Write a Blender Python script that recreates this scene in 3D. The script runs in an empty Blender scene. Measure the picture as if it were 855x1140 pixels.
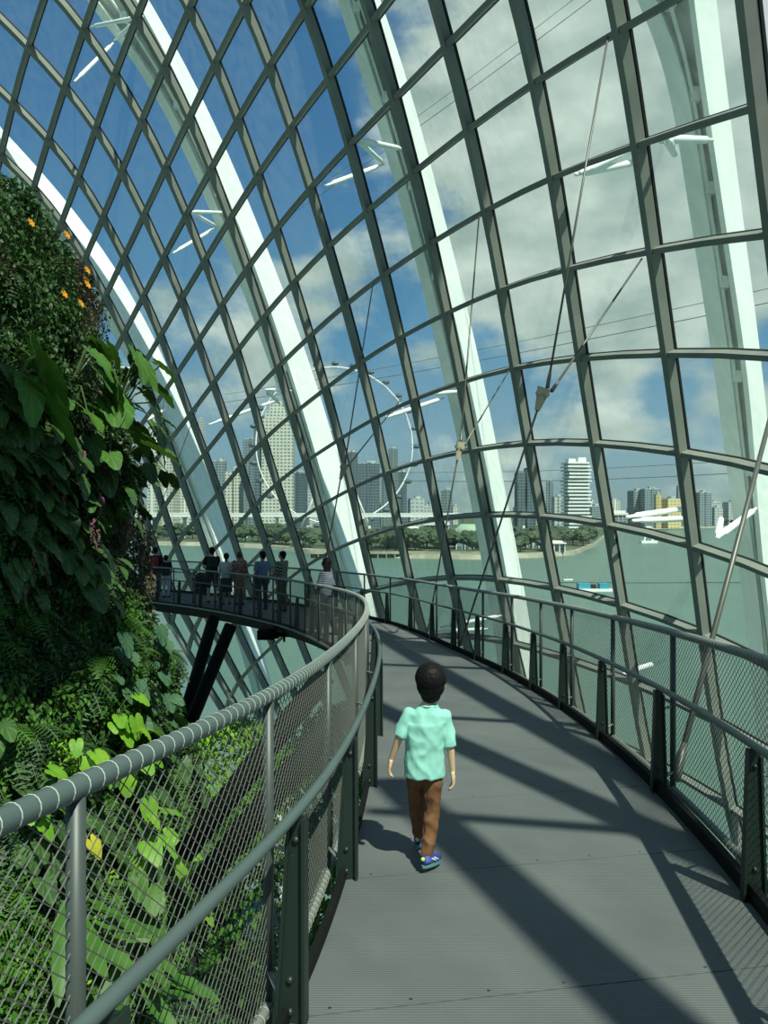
import bpy, bmesh, math, random
import numpy as np
from mathutils import Vector, Matrix, noise
random.seed(7); RNG=np.random.default_rng(7)
SC=bpy.context.scene; COL=SC.collection
F=845.0; CAM=np.array([0.,0.,1.65]); PI=math.pi
def at(px,py,Y): return np.array([(px-427.5)/F*Y, Y, 1.65-(py-570)/F*Y])

# ---------------------------------------------------------------- materials
def mat(name,col,rough=.5,metal=0,bump=None,var=None,spec=.5,emit=None,trans=0,sub=0):
    m=bpy.data.materials.new(name); m.use_nodes=True; nt=m.node_tree; b=nt.nodes['Principled BSDF']
    b.inputs['Base Color'].default_value=(*col,1); b.inputs['Roughness'].default_value=rough
    b.inputs['Metallic'].default_value=metal; b.inputs['Specular IOR Level'].default_value=spec
    tc=nt.nodes.new('ShaderNodeTexCoord')
    if var:  # (scale, colour2, low, high)
        n=nt.nodes.new('ShaderNodeTexNoise'); n.inputs['Scale'].default_value=var[0]; n.inputs['Detail'].default_value=4
        nt.links.new(tc.outputs['Object'],n.inputs['Vector'])
        r=nt.nodes.new('ShaderNodeValToRGB'); r.color_ramp.elements[0].position=var[2]; r.color_ramp.elements[1].position=var[3]
        r.color_ramp.elements[0].color=(*col,1); r.color_ramp.elements[1].color=(*var[1],1)
        nt.links.new(n.outputs['Fac'],r.inputs['Fac']); nt.links.new(r.outputs['Color'],b.inputs['Base Color'])
    if bump: # (scale,strength,dist)
        n=nt.nodes.new('ShaderNodeTexNoise'); n.inputs['Scale'].default_value=bump[0]; n.inputs['Detail'].default_value=3
        nt.links.new(tc.outputs['Object'],n.inputs['Vector'])
        bp=nt.nodes.new('ShaderNodeBump'); bp.inputs['Strength'].default_value=bump[1]; bp.inputs['Distance'].default_value=bump[2]
        nt.links.new(n.outputs['Fac'],bp.inputs['Height']); nt.links.new(bp.outputs['Normal'],b.inputs['Normal'])
    if trans:
        t=nt.nodes.new('ShaderNodeBsdfTranslucent'); t.inputs['Color'].default_value=(min(1,col[0]*1.8+.02),min(1,col[1]*1.6+.02),col[2],1)
        mx=nt.nodes.new('ShaderNodeMixShader'); mx.inputs[0].default_value=trans
        nt.links.new(b.outputs[0],mx.inputs[1]); nt.links.new(t.outputs[0],mx.inputs[2])
        nt.links.new(mx.outputs[0],nt.nodes['Material Output'].inputs['Surface'])
    return m
M={}
M['grid']=mat('grid_steel',(.26,.275,.235),.5,var=(1.2,(.20,.215,.19),.35,.7))
M['gasket']=mat('black_gasket',(.012,.013,.012),.6)
M['arch']=mat('white_painted_steel',(.88,.91,.86),.5,var=(.6,(.78,.83,.77),.4,.75))
M['archgrey']=mat('grey_recess_shade',(.42,.46,.42),.6,var=(1.5,(.32,.36,.33),.4,.7))  # greyer than the arch: recess shade put into the colour
M['railpaint']=mat('grey_green_rail_paint',(.085,.115,.108),.36,spec=.5)
M['postpaint']=mat('grey_post_paint',(.055,.065,.06),.45)
M['bracket']=mat('dark_green_steel',(.014,.026,.020),.45)
M['bolt']=mat('dark_bolt_steel',(.04,.05,.045),.35,.4)
M['wire']=mat('stainless_wire',(.085,.088,.078),.6,0,spec=.3)
M['lash']=mat('bright_lashing_wire',(.42,.43,.38),.5); M['tube']=mat('galvanised_tube',(.25,.26,.23),.5,.3)
M['dark']=mat('black_shaded_steel',(.008,.009,.008),.75,spec=.15)  # near-black also puts the shade under the deck into the struts
M['cable']=mat('steel_cable',(.16,.16,.14),.45,.4)
M['plate']=mat('beige_plate',(.42,.38,.28),.5)
# deck
def deck_mat():
    m=mat('ribbed_deck',(.14,.148,.148),.6,spec=.35); nt=m.node_tree; b=nt.nodes['Principled BSDF']
    g=nt.nodes.new('ShaderNodeNewGeometry'); sp=nt.nodes.new('ShaderNodeSeparateXYZ'); nt.links.new(g.outputs['Position'],sp.inputs[0])
    mu=nt.nodes.new('ShaderNodeMath'); mu.operation='MULTIPLY'; mu.inputs[1].default_value=2*PI/.016; nt.links.new(sp.outputs['Y'],mu.inputs[0])
    si=nt.nodes.new('ShaderNodeMath'); si.operation='SINE'; nt.links.new(mu.outputs[0],si.inputs[0])
    bp=nt.nodes.new('ShaderNodeBump'); bp.inputs['Strength'].default_value=.6; bp.inputs['Distance'].default_value=.0015
    nt.links.new(si.outputs[0],bp.inputs['Height']); nt.links.new(bp.outputs['Normal'],b.inputs['Normal'])
    n=nt.nodes.new('ShaderNodeTexNoise'); n.inputs['Scale'].default_value=1.4; n.inputs['Detail'].default_value=7; nt.links.new(g.outputs['Position'],n.inputs['Vector'])
    r=nt.nodes.new('ShaderNodeValToRGB'); r.color_ramp.elements[0].position=.3; r.color_ramp.elements[1].position=.72
    r.color_ramp.elements[0].color=(.110,.119,.118,1); r.color_ramp.elements[1].color=(.145,.155,.152,1)
    nt.links.new(n.outputs['Fac'],r.inputs['Fac']); nt.links.new(r.outputs['Color'],b.inputs['Base Color'])
    return m
M['deck']=deck_mat()
def glass_mat():
    m=bpy.data.materials.new('dome_glass'); m.use_nodes=True; nt=m.node_tree; nt.nodes.remove(nt.nodes['Principled BSDF'])
    out=nt.nodes['Material Output']
    tr=nt.nodes.new('ShaderNodeBsdfTransparent'); tr.inputs['Color'].default_value=(.86,.975,.905,1)
    gl=nt.nodes.new('ShaderNodeBsdfGlossy'); gl.inputs['Roughness'].default_value=.03; gl.inputs['Color'].default_value=(.85,1,.95,1)
    lw=nt.nodes.new('ShaderNodeFresnel'); lw.inputs['IOR'].default_value=1.3
    m1=nt.nodes.new('ShaderNodeMixShader'); nt.links.new(lw.outputs[0],m1.inputs[0]); nt.links.new(tr.outputs[0],m1.inputs[1]); nt.links.new(gl.outputs[0],m1.inputs[2])
    # rain streaks: dust film, stretched down the pane
    df=nt.nodes.new('ShaderNodeBsdfTranslucent'); df.inputs['Color'].default_value=(.62,.74,.66,1)
    d2=nt.nodes.new('ShaderNodeBsdfDiffuse'); d2.inputs['Color'].default_value=(.62,.74,.68,1)
    md=nt.nodes.new('ShaderNodeMixShader'); md.inputs[0].default_value=.5; nt.links.new(df.outputs[0],md.inputs[1]); nt.links.new(d2.outputs[0],md.inputs[2])
    tc=nt.nodes.new('ShaderNodeTexCoord'); mp=nt.nodes.new('ShaderNodeMapping'); mp.inputs['Scale'].default_value=(5,5,.35)
    nt.links.new(tc.outputs['Object'],mp.inputs[0]); n=nt.nodes.new('ShaderNodeTexNoise'); n.inputs['Scale'].default_value=1; n.inputs['Detail'].default_value=5
    nt.links.new(mp.outputs[0],n.inputs['Vector'])
    mr=nt.nodes.new('ShaderNodeMapRange'); mr.inputs[1].default_value=.35; mr.inputs[2].default_value=.8; mr.inputs[3].default_value=.04; mr.inputs[4].default_value=.19
    nt.links.new(n.outputs['Fac'],mr.inputs[0])
    m2=nt.nodes.new('ShaderNodeMixShader'); nt.links.new(mr.outputs[0],m2.inputs[0]); nt.links.new(m1.outputs[0],m2.inputs[1]); nt.links.new(md.outputs[0],m2.inputs[2])
    nt.links.new(m2.outputs[0],out.inputs['Surface'])
    return m
M['glass']=glass_mat()

# ---------------------------------------------------------------- mesh builder
class MB:
    def __init__(s): s.v=[]; s.f=[]; s.m=[]; s.uv={}
    def add(s,vs,fs,mi=0):
        o=len(s.v); s.v+= [tuple(map(float,p)) for p in vs]; s.f+=[tuple(i+o for i in f) for f in fs]; s.m+=[mi]*len(fs); return s
    def box(s,c,h,rz=0,mi=0,ax=None):
        c=np.array(c,float)
        if ax is None: ax=(np.array([math.cos(rz),math.sin(rz),0]),np.array([-math.sin(rz),math.cos(rz),0]),np.array([0,0,1.]))
        vs=[c+ax[0]*h[0]*a+ax[1]*h[1]*b+ax[2]*h[2]*d for a in(-1,1) for b in(-1,1) for d in(-1,1)]
        return s.add(vs,[(0,1,3,2),(4,6,7,5),(0,4,5,1),(2,3,7,6),(0,2,6,4),(1,5,7,3)],mi)
    def tube(s,pts,r,n=8,mi=0,cap=True):
        P=np.array(pts,float); k=len(P); R=np.full(k,float(r)) if np.isscalar(r) else np.array(r,float)
        T=np.gradient(P,axis=0); T/=np.linalg.norm(T,axis=1)[:,None]+1e-12
        up=np.array([0,0,1.]) if abs(T[0][2])<.9 else np.array([1.,0,0])
        ring=[]
        for i in range(k):
            a=np.cross(T[i],up); a/=np.linalg.norm(a)+1e-12; b=np.cross(a,T[i]); up=b
            for j in range(n):
                t=2*PI*j/n; ring.append(P[i]+R[i]*(math.cos(t)*a+math.sin(t)*b))
        fs=[(i*n+j,i*n+(j+1)%n,(i+1)*n+(j+1)%n,(i+1)*n+j) for i in range(k-1) for j in range(n)]
        if cap: fs+=[tuple(range(n))[::-1],tuple((k-1)*n+j for j in range(n))]
        return s.add(ring,fs,mi)
    def bar(s,pts,nrm,w,d0,d1,mi=0):
        """rectangular section along pts: width w across, from d0 to d1 along the normals"""
        P=np.array(pts,float); Nn=np.array(nrm,float); T=np.gradient(P,axis=0); T/=np.linalg.norm(T,axis=1)[:,None]
        vs=[]
        for p,n,t in zip(P,Nn,T):
            n=n-t*(n@t); n/=np.linalg.norm(n); a=np.cross(t,n)
            vs+=[p+a*w/2+n*d0,p+a*w/2+n*d1,p-a*w/2+n*d1,p-a*w/2+n*d0]
        k=len(P); fs=[(i*4+j,i*4+(j+1)%4,(i+1)*4+(j+1)%4,(i+1)*4+j) for i in range(k-1) for j in range(4)]+[(3,2,1,0),tuple((k-1)*4+j for j in range(4))]
        return s.add(vs,fs,mi)
    def ball(s,c,r,n=8,mi=0,sc=(1,1,1),rot=None):
        vs=[];fs=[];c=np.array(c,float)
        for i in range(n+1):
            for j in range(2*n):
                th=PI*i/n;ph=PI*j/n; p=np.array([math.sin(th)*math.cos(ph)*sc[0],math.sin(th)*math.sin(ph)*sc[1],math.cos(th)*sc[2]])*r
                if rot is not None: p=rot@p
                vs.append(c+p)
        for i in range(n):
            for j in range(2*n):
                a=i*2*n+j;b=i*2*n+(j+1)%(2*n);fs.append((a,a+2*n,b+2*n,b))
        return s.add(vs,fs,mi)
    def build(s,name,mats,parent=None,smooth=False):
        me=bpy.data.meshes.new(name); me.from_pydata(s.v,[],s.f)
        for m in (mats if isinstance(mats,(list,tuple)) else [mats]): me.materials.append(m)
        me.polygons.foreach_set('material_index',s.m)
        if s.uv:
            at_=me.attributes.new('leaf_uv','FLOAT2','POINT'); uvs=np.zeros((len(s.v),2),np.float32)
            for i,x in s.uv.items(): uvs[i]=x
            at_.data.foreach_set('vector',uvs.ravel())
        if smooth: me.polygons.foreach_set('use_smooth',[True]*len(s.f))
        me.update(); o=bpy.data.objects.new(name,me); COL.objects.link(o); o.parent=parent
        return o
def tag(o,label=None,cat=None,group=None,kind=None):
    if label:o['label']=label
    if cat:o['category']=cat
    if group:o['group']=group
    if kind:o['kind']=kind
    return o
def empty(name,loc=(0,0,0),rz=0):
    o=bpy.data.objects.new(name,None); COL.objects.link(o); o.location=tuple(map(float,loc)); o.rotation_euler=(0,0,rz); o.empty_display_size=.1; return o
def local(mb,loc):
    loc=np.array(loc,float); mb.v=[tuple(np.array(v)-loc) for v in mb.v]; return mb
def copy_tree(o,parent=None):
    c=o.copy(); COL.objects.link(c); c.parent=parent
    for ch in [x for x in bpy.data.objects if x.parent==o]: copy_tree(ch,c)
    return c

# ================================================================ DOME GRID
N={}
def S(b,a0,pts):
    for k,p in enumerate(pts): N[(a0-k,b)]=p
S(0,3,[(695,32),(717,158),(732,277),(748,393),(764,502),(774,607),(788,704),(800,803),(818,897)])
S(1,3,[(601,88),(620,197),(635,298),(650,397),(665,493),(681,583),(695,673),(706,758),(722,843)])
S(-1,2,[(850,117),(866,255)])
S(2,4,[(502,50),(525,140),(545,233),(562,320),(577,408),(590,493),(605,573),(620,652),(638,737)])
S(3,5,[(418,23),(442,107),(463,192),(483,270),(500,348),(515,425),(530,500),(542,573),(557,645),(573,713)])
S(4,6,[(345,8),(368,83),(393,162),(412,233),(430,303),(447,375),(462,445),(478,510),(490,577),(503,642),(518,708)])
S(5,7,[(275,5),(302,72),(327,142),(348,208),(367,273),(387,340),(403,403),(418,465),(432,527),(445,585),(460,648)])
S(6,8,[(213,8),(243,68),(267,132),(288,193),(310,255),(327,315),(347,372),(363,432),(380,488),(393,543),(403,598),(418,655)])
S(7,9,[(155,20),(185,72),(212,130),(237,187),(258,245),(277,297),(295,352),(312,408),(327,462),(343,512),(357,564),(370,615)])
S(8,10,[(95,30),(128,83),(160,133),(187,187),(208,237),(230,288),(247,340),(265,390),(281,440),(293,488),(308,538),(325,584),(340,630)])
S(9,11,[(33,52),(75,97),(108,142),(137,188),(162,237),(183,288),(203,333),(222,380),(238,427),(255,472),(270,518),(285,563),(298,608)])
S(10,11,[(15,112),(55,155),(88,197),(117,242),(138,287),(162,328),(180,370),(197,417),(213,460),(229,503),(245,548),(258,592),(272,634)])
S(11,11,[(3,174),(38,207),(70,248),(95,287),(118,328),(140,370),(157,413),(173,452),(188,492),(204,535),(218,578),(233,617)])
S(12,7,[(100,372),(120,408),(137,443),(153,480),(168,522),(183,565),(197,607)])
EC=np.array([-20,8,-23.35]); ER=np.array([32.9,32.9,50.])
def hit(px,py,sc=1.0):
    d=np.array([(px-427.5)/F,1,-(py-570)/F]); R=ER*sc; o=(CAM-EC)/R; dd=d/R
    A=dd@dd;B=o@dd;C=o@o-1
    return CAM+d*((-B+math.sqrt(B*B-A*C))/A)
def nrm_at(P,sc=1.0):
    n=(np.asarray(P)-EC)/(ER*sc)**2; return n/np.linalg.norm(n,axis=-1,keepdims=True)
K=sorted(N); ka=np.array([k[0] for k in K],float); kb=np.array([k[1] for k in K],float)
Pn=(np.array([hit(*N[k]) for k in K])-EC)/ER
AZ=np.arctan2(Pn[:,1],Pn[:,0]); EL=np.arcsin(Pn[:,2])
def basis(a,b,deg=3): return np.stack([(a/10)**i*(b/10)**j for i in range(deg+1) for j in range(deg+1-i)],-1)
Bm=basis(ka,kb); ca=np.linalg.lstsq(Bm,AZ,rcond=None)[0]; ce=np.linalg.lstsq(Bm,EL,rcond=None)[0]
def kern(a,b): return np.exp(-((a[:,None]-ka[None])**2+(b[:,None]-kb[None])**2)/(2*1.8**2))
Kk=kern(ka,kb)+.02*np.eye(len(K)); wa=np.linalg.solve(Kk,AZ-Bm@ca); we=np.linalg.solve(Kk,EL-Bm@ce)
def grid(a,b):
    a=np.atleast_1d(np.asarray(a,float)); b=np.broadcast_to(np.asarray(b,float),a.shape) if np.ndim(b)==0 else np.asarray(b,float)
    k=kern(a,b); m=basis(a,b); A=m@ca+k@wa; E=m@ce+k@we
    return np.stack([np.cos(E)*np.cos(A),np.cos(E)*np.sin(A),np.sin(E)],-1)*ER+EC
ARANGE={-1:(-6,4),0:(-7,5),1:(-7,5),2:(-7,6),3:(-7,7),4:(-7,8),5:(-7,9),6:(-6,10),7:(-6,11),8:(-6,12),9:(-6,13),10:(-6,13),11:(-7,13),12:(-7,12),13:(-7,11),14:(-7,8)}
dome=empty('window_1',(0,0,0)); tag(dome,'curved glass dome wall on a diagonal grid of grey green steel beams',kind='structure')
for b,(a0,a1) in ARANGE.items():
    aa=np.linspace(a0,a1,(a1-a0)*2+1); P=grid(aa,b); n=nrm_at(P)
    mb=MB(); mb.bar(P,n,.165,-.22,0); mb.bar(P,n,.185,.02,.075,1)
    mb.build('steel_rib',[M['grid'],M['gasket']],dome)
for a in range(-7,14):
    bs=[b for b,(a0,a1) in ARANGE.items() if a0<=a<=a1]
    if len(bs)<2: continue
    bb=np.linspace(min(bs),max(bs),(max(bs)-min(bs))*2+1); P=grid(np.full(len(bb),a),bb); n=nrm_at(P)
    mb=MB(); mb.bar(P,n,.11,-.19,0.002); mb.bar(P,n,.13,.022,.07,1)
    mb.build('steel_purlin',[M['grid'],M['gasket']],dome)
mb=MB()
for b in range(-1,14):
    a0=max(ARANGE[b][0],ARANGE[b+1][0]); a1=min(ARANGE[b][1],ARANGE[b+1][1])
    aa=np.arange(a0,a1+1); L=grid(aa,b); Rr=grid(aa,b+1)
    for i in range(len(aa)-1):
        q=[L[i],L[i+1],Rr[i+1],Rr[i]]; q=[p+nrm_at(p)*.08 for p in q]; mb.add(q,[(0,1,2,3)])
mb.build('glass_pane',M['glass'],dome)

# ================================================================ ARCHES outside
def interp(tbl,ys):
    t=np.array(tbl,float); o=np.argsort(t[:,1]); t=t[o]
    x=np.interp(ys,t[:,1],t[:,0]); return x
def smooth(a,k=9):
    p=np.pad(a,(k,k),mode='reflect',reflect_type='odd'); w=np.hanning(2*k+1); w/=w.sum(); return np.convolve(p,w,'valid')
ASC=1.13
def arch(label,lip,face,y0,y1,liw,dep):
    """lip: pixel track of the narrow left flange centre; face: (left,right) tracks of the broad flange"""
    ys=np.linspace(y0,y1,46)
    fl,fr=smooth(interp(face[0],ys)),smooth(interp(face[1],ys)); lp=smooth(interp(lip,ys))
    A=np.array([hit(x,y,ASC) for x,y in zip(fl,ys)]); B=np.array([hit(x,y,ASC) for x,y in zip(fr,ys)]); Lp=np.array([hit(x,y,ASC) for x,y in zip(lp,ys)])
    B=np.array([hit(x,y,ASC+.055) for x,y in zip(fr,ys)])
    n=nrm_at(A,ASC); T=np.gradient(A,axis=0); T/=np.linalg.norm(T,axis=1)[:,None]; k=len(ys)
    root=empty('arch_rib',(0,0,0)); tag(root,label,'arch')
    W=A-Lp; Wn=W/np.linalg.norm(W,axis=1)[:,None]
    def sweep(rows,mi,name):
        m=len(rows); vs=[rows[j][i] for i in range(k) for j in range(m)]
        fs=[(i*m+j,i*m+(j+1)%m,(i+1)*m+(j+1)%m,(i+1)*m+j) for i in range(k-1) for j in range(m)]+[tuple(range(m))[::-1],tuple((k-1)*m+j for j in range(m))]
        return MB().add(vs,fs).build(name,M[mi],root)
    sweep([A-Wn*.16,A,B,B-Wn*.16],'arch','side_flange')
    L0=Lp-Wn*liw/2; L1=Lp+Wn*liw/2; D=(B-A)*.9
    sweep([L0,L1,L1+D,L0+D],'arch','flange_lip')
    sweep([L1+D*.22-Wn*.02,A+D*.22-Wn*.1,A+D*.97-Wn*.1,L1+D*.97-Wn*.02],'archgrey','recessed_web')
    MB().tube([Lp[i]+W[i]*.42+D[i]*.12 for i in range(k)],.055,6).build('service_pipe',M['arch'],root,True)
    for i in range(2,k,5):
        q=Lp[i]+W[i]*.42+D[i]*.16; MB().box(q,(.12,.12,.16)).build('pipe_clamp',M['arch'],root)
    return root,(fl,ys)
ARCH={}
ARCH['D'],_=arch('white curved arch in the middle of the glass wall, ending behind the right railing',
 [(372,-30),(380,0),(398,50),(432,153),(462,267),(485,352),(505,452),(522,517),(532,562),(542,633),(553,690),(566,760)],
 ([(392,-30),(402,0),(414,30),(452,150),(485,270),(492,290),(518,402),(538,500),(548,545),(558,610),(568,665),(588,760)],
  [(413,-30),(426,0),(432,17),(472,150),(502,273),(505,285),(532,385),(553,500),(562,545),(572,587),(583,655),(603,760)]),-30,860,.5,1.0)
ARCH['C'],_=arch('tall white arch sweeping down to the bend of the walkway, behind the woman in stripes',
 [(85,-20),(110,7),(140,37),(173,90),(200,143),(227,207),(247,253),(277,325),(303,400),(330,480),(355,560),(385,650),(410,720)],
 ([(140,-20),(165,13),(192,67),(213,120),(237,177),(258,233),(285,295),(305,352),(328,428),(352,505),(373,577),(393,657),(414,735)],
  [(154,-20),(170,5),(200,55),(227,107),(253,170),(283,233),(300,285),(332,365),(358,440),(380,518),(395,575),(412,655),(433,735)]),-20,860,.45,1.0)
ARCH['F'],_=arch('white arch at far left rising behind the planted wall and the group of people',
 [(-20,175),(20,215),(50,245),(78,275),(97,302),(137,382),(173,458),(205,530),(232,600),(262,690),(290,790),(315,870)],
 ([(-20,160),(3,183),(33,203),(67,243),(98,285),(120,318),(143,365),(167,415),(197,492),(230,568),(255,640),(275,705),(290,760),(330,890)],
  [(-20,135),(7,157),(43,180),(80,220),(117,275),(130,295),(153,335),(187,402),(220,485),(247,568),(273,660),(288,710),(306,765),(352,955)]),120,1010,.4,1.0)
ARCH['E'],_=arch('broad white arch at the right edge of the glass wall beside the walkway',
 [(700,-40),(730,0),(745,30),(763,140),(784,285),(803,395),(815,500),(824,570),(833,640),(842,720),(858,900)],
 ([(768,-40),(772,0),(788,120),(810,260),(814,300),(832,400),(838,452),(843,570),(852,660),(872,800),(880,900)],
  [(793,-40),(797,0),(812,120),(828,257),(836,300),(847,400),(856,470),(863,570),(874,660),(895,800),(905,900)]),-40,900,.55,1.1)
def strut(root,n0,p1,r=.085,sc1=ASC,s0=1.0):
    a=hit(*n0,s0)+nrm_at(hit(*n0,s0))*.15; b=hit(*p1,sc1)
    t=np.array([0,.10,.14,.5,.86,.9,1])[:,None]; P=a+(b-a)*t; rr=[r*.5,r*.55,r,r,r,r*.55,r*.5]
    MB().tube(P,rr,10).build('strut',M['arch'],root,True)
for a,b in [((155,20),(100,30)),((155,20),(127,45)),((80,92),(127,47)),((208,237),(252,237)),((208,237),(241,252)),((190,283),(241,253)),((293,435),(325,435)),((230,474),(310,445)),((293,435),(312,450))]: strut(ARCH['C'],a,b,.07)
for a,b in [((393,157),(449,166)),((393,157),(427,182)),((358,209),(427,183)),((427,466),(494,443)),((478,440),(512,436)),((488,700),(560,685)),((480,705),(545,700))]: strut(ARCH['D'],a,b,.08)
for a,b in [((717,158),(793,156)),((735,158),(752,173)),((635,197),(720,178)),((640,195),(717,160)),((693,578),(770,565)),((700,582),(775,577)),((793,601),(803,576)),((793,601),(842,566)),((690,752),(740,735))]: strut(ARCH['E'],a,b,.085)
for a,b in [((100,372),(83,350)),((157,413),(120,408)),((62,270),(50,240)),((160,470),(185,455)),((160,500),(186,486))]: strut(ARCH['F'],a,b,.07)

# ================================================================ WALKWAY
def spline(pts,n,closed=False):
    P=np.array(pts,float); k=len(P); d=np.r_[0,np.cumsum(np.linalg.norm(np.diff(P,axis=0),axis=1))]
    # natural cubic through points by chord length
    h=np.diff(d); A=np.zeros((k,k)); B=np.zeros((k,P.shape[1])); A[0,0]=A[-1,-1]=1
    for i in range(1,k-1):
        A[i,i-1]=h[i-1];A[i,i]=2*(h[i-1]+h[i]);A[i,i+1]=h[i];B[i]=6*((P[i+1]-P[i])/h[i]-(P[i]-P[i-1])/h[i-1])
    m=np.linalg.solve(A,B); t=np.linspace(0,d[-1],n); out=[]
    for x in t:
        i=min(max(np.searchsorted(d,x)-1,0),k-2); a=(d[i+1]-x)/h[i]; b=(x-d[i])/h[i]
        out.append(a*P[i]+b*P[i+1]+((a**3-a)*m[i]+(b**3-b)*m[i+1])*h[i]**2/6)
    return np.array(out)
DY=[-4,0,4,8,12,16,20,25,30,40]; DD=[1.36,1.65,1.95,2.24,2.48,2.71,2.87,3.0,3.06,3.1]
def zdeck(Y):
    Y=np.asarray(Y,float); s=0
    for o in (-1.5,-.75,0,.75,1.5): s=s+np.interp(Y+o,DY,DD)
    return 1.65-s/5
INN=[(-2.1,-3.2),(-1.6,-1.8),(-.98,0),(-.53,1.8),(-.34,2.76),(-.20,4.04),(-.11,5.74),(-.07,7.45),(-.09,9.2),(-.22,11.2),(-.6,13.4),(-1.3,15.9),(-2.4,18.7),(-3.8,21),(-5.4,23.1),(-7.3,25),(-10,27.1),(-13,29)]
OUT=[(.55,-3.2),(.95,-1.8),(1.3,0),(1.58,2),(1.84,3.77),(2.03,5.6),(2.10,7.3),(2.08,8.8),(1.99,10.1),(1.83,11.6),(1.6,13),(1.33,14.5),(1.02,16.1),(.62,17.8),(.08,19.4),(-.75,21.1),(-1.9,22.9),(-3.3,24.7),(-5.1,26.6),(-7.6,28.6),(-11,30.6)]
NI=320
inn=spline(INN,NI); out=spline(OUT,NI)
def nrm2(P,sgn):
    T=np.gradient(P,axis=0); T/=np.linalg.norm(T,axis=1)[:,None]; return np.stack([T[:,1],-T[:,0]],1)*sgn
inN=nrm2(inn,-1); ouN=nrm2(out,1)   # outward normals (away from the deck)
def d3(P,dz=0): return np.c_[P,zdeck(P[:,1])+dz]
# ================================================================ PEOPLE
def rmesh(mb,voxel,name,material,parent,sm=4,amp=0,fs=8.0,seed=0):
    """fuse the overlapping volumes in mb into one continuous skin"""
    me=bpy.data.meshes.new('t'); me.from_pydata(mb.v,[],mb.f); me.update()
    bm=bmesh.new(); bm.from_mesh(me)
    bmesh.ops.remove_doubles(bm,verts=bm.verts,dist=1e-6); bmesh.ops.recalc_face_normals(bm,faces=bm.faces); bm.to_mesh(me); bm.free()
    o=bpy.data.objects.new('t',me); COL.objects.link(o)
    r=o.modifiers.new('r','REMESH'); r.mode='VOXEL'; r.voxel_size=voxel; r.use_smooth_shade=True
    s=o.modifiers.new('s','SMOOTH'); s.factor=.5; s.iterations=sm
    dg=bpy.context.evaluated_depsgraph_get(); dg.update(); nm=bpy.data.meshes.new_from_object(o.evaluated_get(dg))
    bpy.data.objects.remove(o); bpy.data.meshes.remove(me); nm.name=name
    nm.materials.clear(); nm.materials.append(material)
    if amp:
        nv=len(nm.vertices); co=np.empty(nv*3,np.float32); nm.vertices.foreach_get('co',co); co=co.reshape(-1,3)
        no=np.empty(nv*3,np.float32); nm.vertex_normals.foreach_get('vector',no); no=no.reshape(-1,3)
        for i in range(nv):
            q=Vector((float(co[i,0])*fs+seed,float(co[i,1])*fs,float(co[i,2])*fs*.75)); w=1-abs(noise.noise(q))*2.2
            co[i]+=no[i]*amp*(w*.7+noise.noise(q*2.3)*.5)
        nm.vertices.foreach_set('co',co.ravel())
    nm.polygons.foreach_set('use_smooth',[True]*len(nm.polygons)); nm.update()
    c=bpy.data.objects.new(name,nm); COL.objects.link(c); c.parent=parent; return c
def limb(mb,pts,rs):
    pts=[np.array(p,float) for p in pts]
    for i in range(len(pts)-1): mb.tube([pts[i]+(pts[i+1]-pts[i])*t for t in (0,.25,.5,.75,1)],list(np.linspace(rs[i],rs[i+1],5)),12)
    for p,r in zip(pts,rs): mb.ball(p,r,7)
def loft(mb,rings,n=20):
    """rings: (centre, rx, ry)"""
    vs=[]
    for c,rx,ry in rings:
        for j in range(n):
            t=2*PI*j/n; cx=math.copysign(abs(math.cos(t))**.85,math.cos(t)); sy=math.copysign(abs(math.sin(t))**.85,math.sin(t)); vs.append((c[0]+rx*cx,c[1]+ry*sy,c[2]))
    k=len(rings); mb.add(vs,[(i*n+j,i*n+(j+1)%n,(i+1)*n+(j+1)%n,(i+1)*n+j) for i in range(k-1) for j in range(n)]+[tuple(range(n))[::-1],tuple((k-1)*n+j for j in range(n))])
def hand(mb,w,d,thumb,s,curl=.5):
    """w wrist, d pointing direction, thumb: side the thumb leaves from; s overall hand length"""
    w=np.array(w,float); d=np.array(d,float); d/=np.linalg.norm(d); th=np.array(thumb,float); th-=d*(th@d); th/=np.linalg.norm(th); pn=np.cross(d,th)
    rr=s*.085
    for k in np.linspace(-1,1,5): mb.tube([w+th*s*.10*k,w+d*s*.26+th*s*.17*k,w+d*s*.50+th*s*.18*k],[s*.11,s*.10,s*.085],8)
    for i,(k,l) in enumerate(((1,.44),(.34,.50),(-.32,.46),(-1,.36))):
        b=w+d*s*.48+th*s*.185*k; c=curl*(1+.15*i)
        d1=d*math.cos(c*.6)+pn*math.sin(c*.6); d2=d*math.cos(c*1.5)+pn*math.sin(c*1.5); d3_=d*math.cos(c*2.3)+pn*math.sin(c*2.3)
        p1=b+d1*s*l*.45; p2=p1+d2*s*l*.32; p3=p2+d3_*s*l*.25
        mb.tube([b-d*s*.08,b,p1,p2,p3],[rr,rr,rr*.95,rr*.88,rr*.7],8); mb.ball(p3,rr*.7,5); mb.ball(p1,rr*.97,5); mb.ball(p2,rr*.9,5)
    t0=w+d*s*.14+th*s*.16; t1=t0+(th*.75+d*.65+pn*.25)*s*.22; t2=t1+(th*.25+d*.9+pn*.3)*s*.2
    mb.tube([w+d*s*.1,t0,t1,t2],[rr*1.2,rr*1.3,rr*1.1,rr*.8],8); mb.ball(t2,rr*.8,5); mb.ball(t1,rr*1.1,5)
def cmat(name,c,rough=.8,var=None,bump=None): return mat(name,c,rough,var=var,bump=bump,spec=.25)
SKIN=mat('skin',(.74,.47,.30),.55,spec=.35); SKIN2=mat('tanned_skin',(.40,.23,.15),.55)
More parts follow.
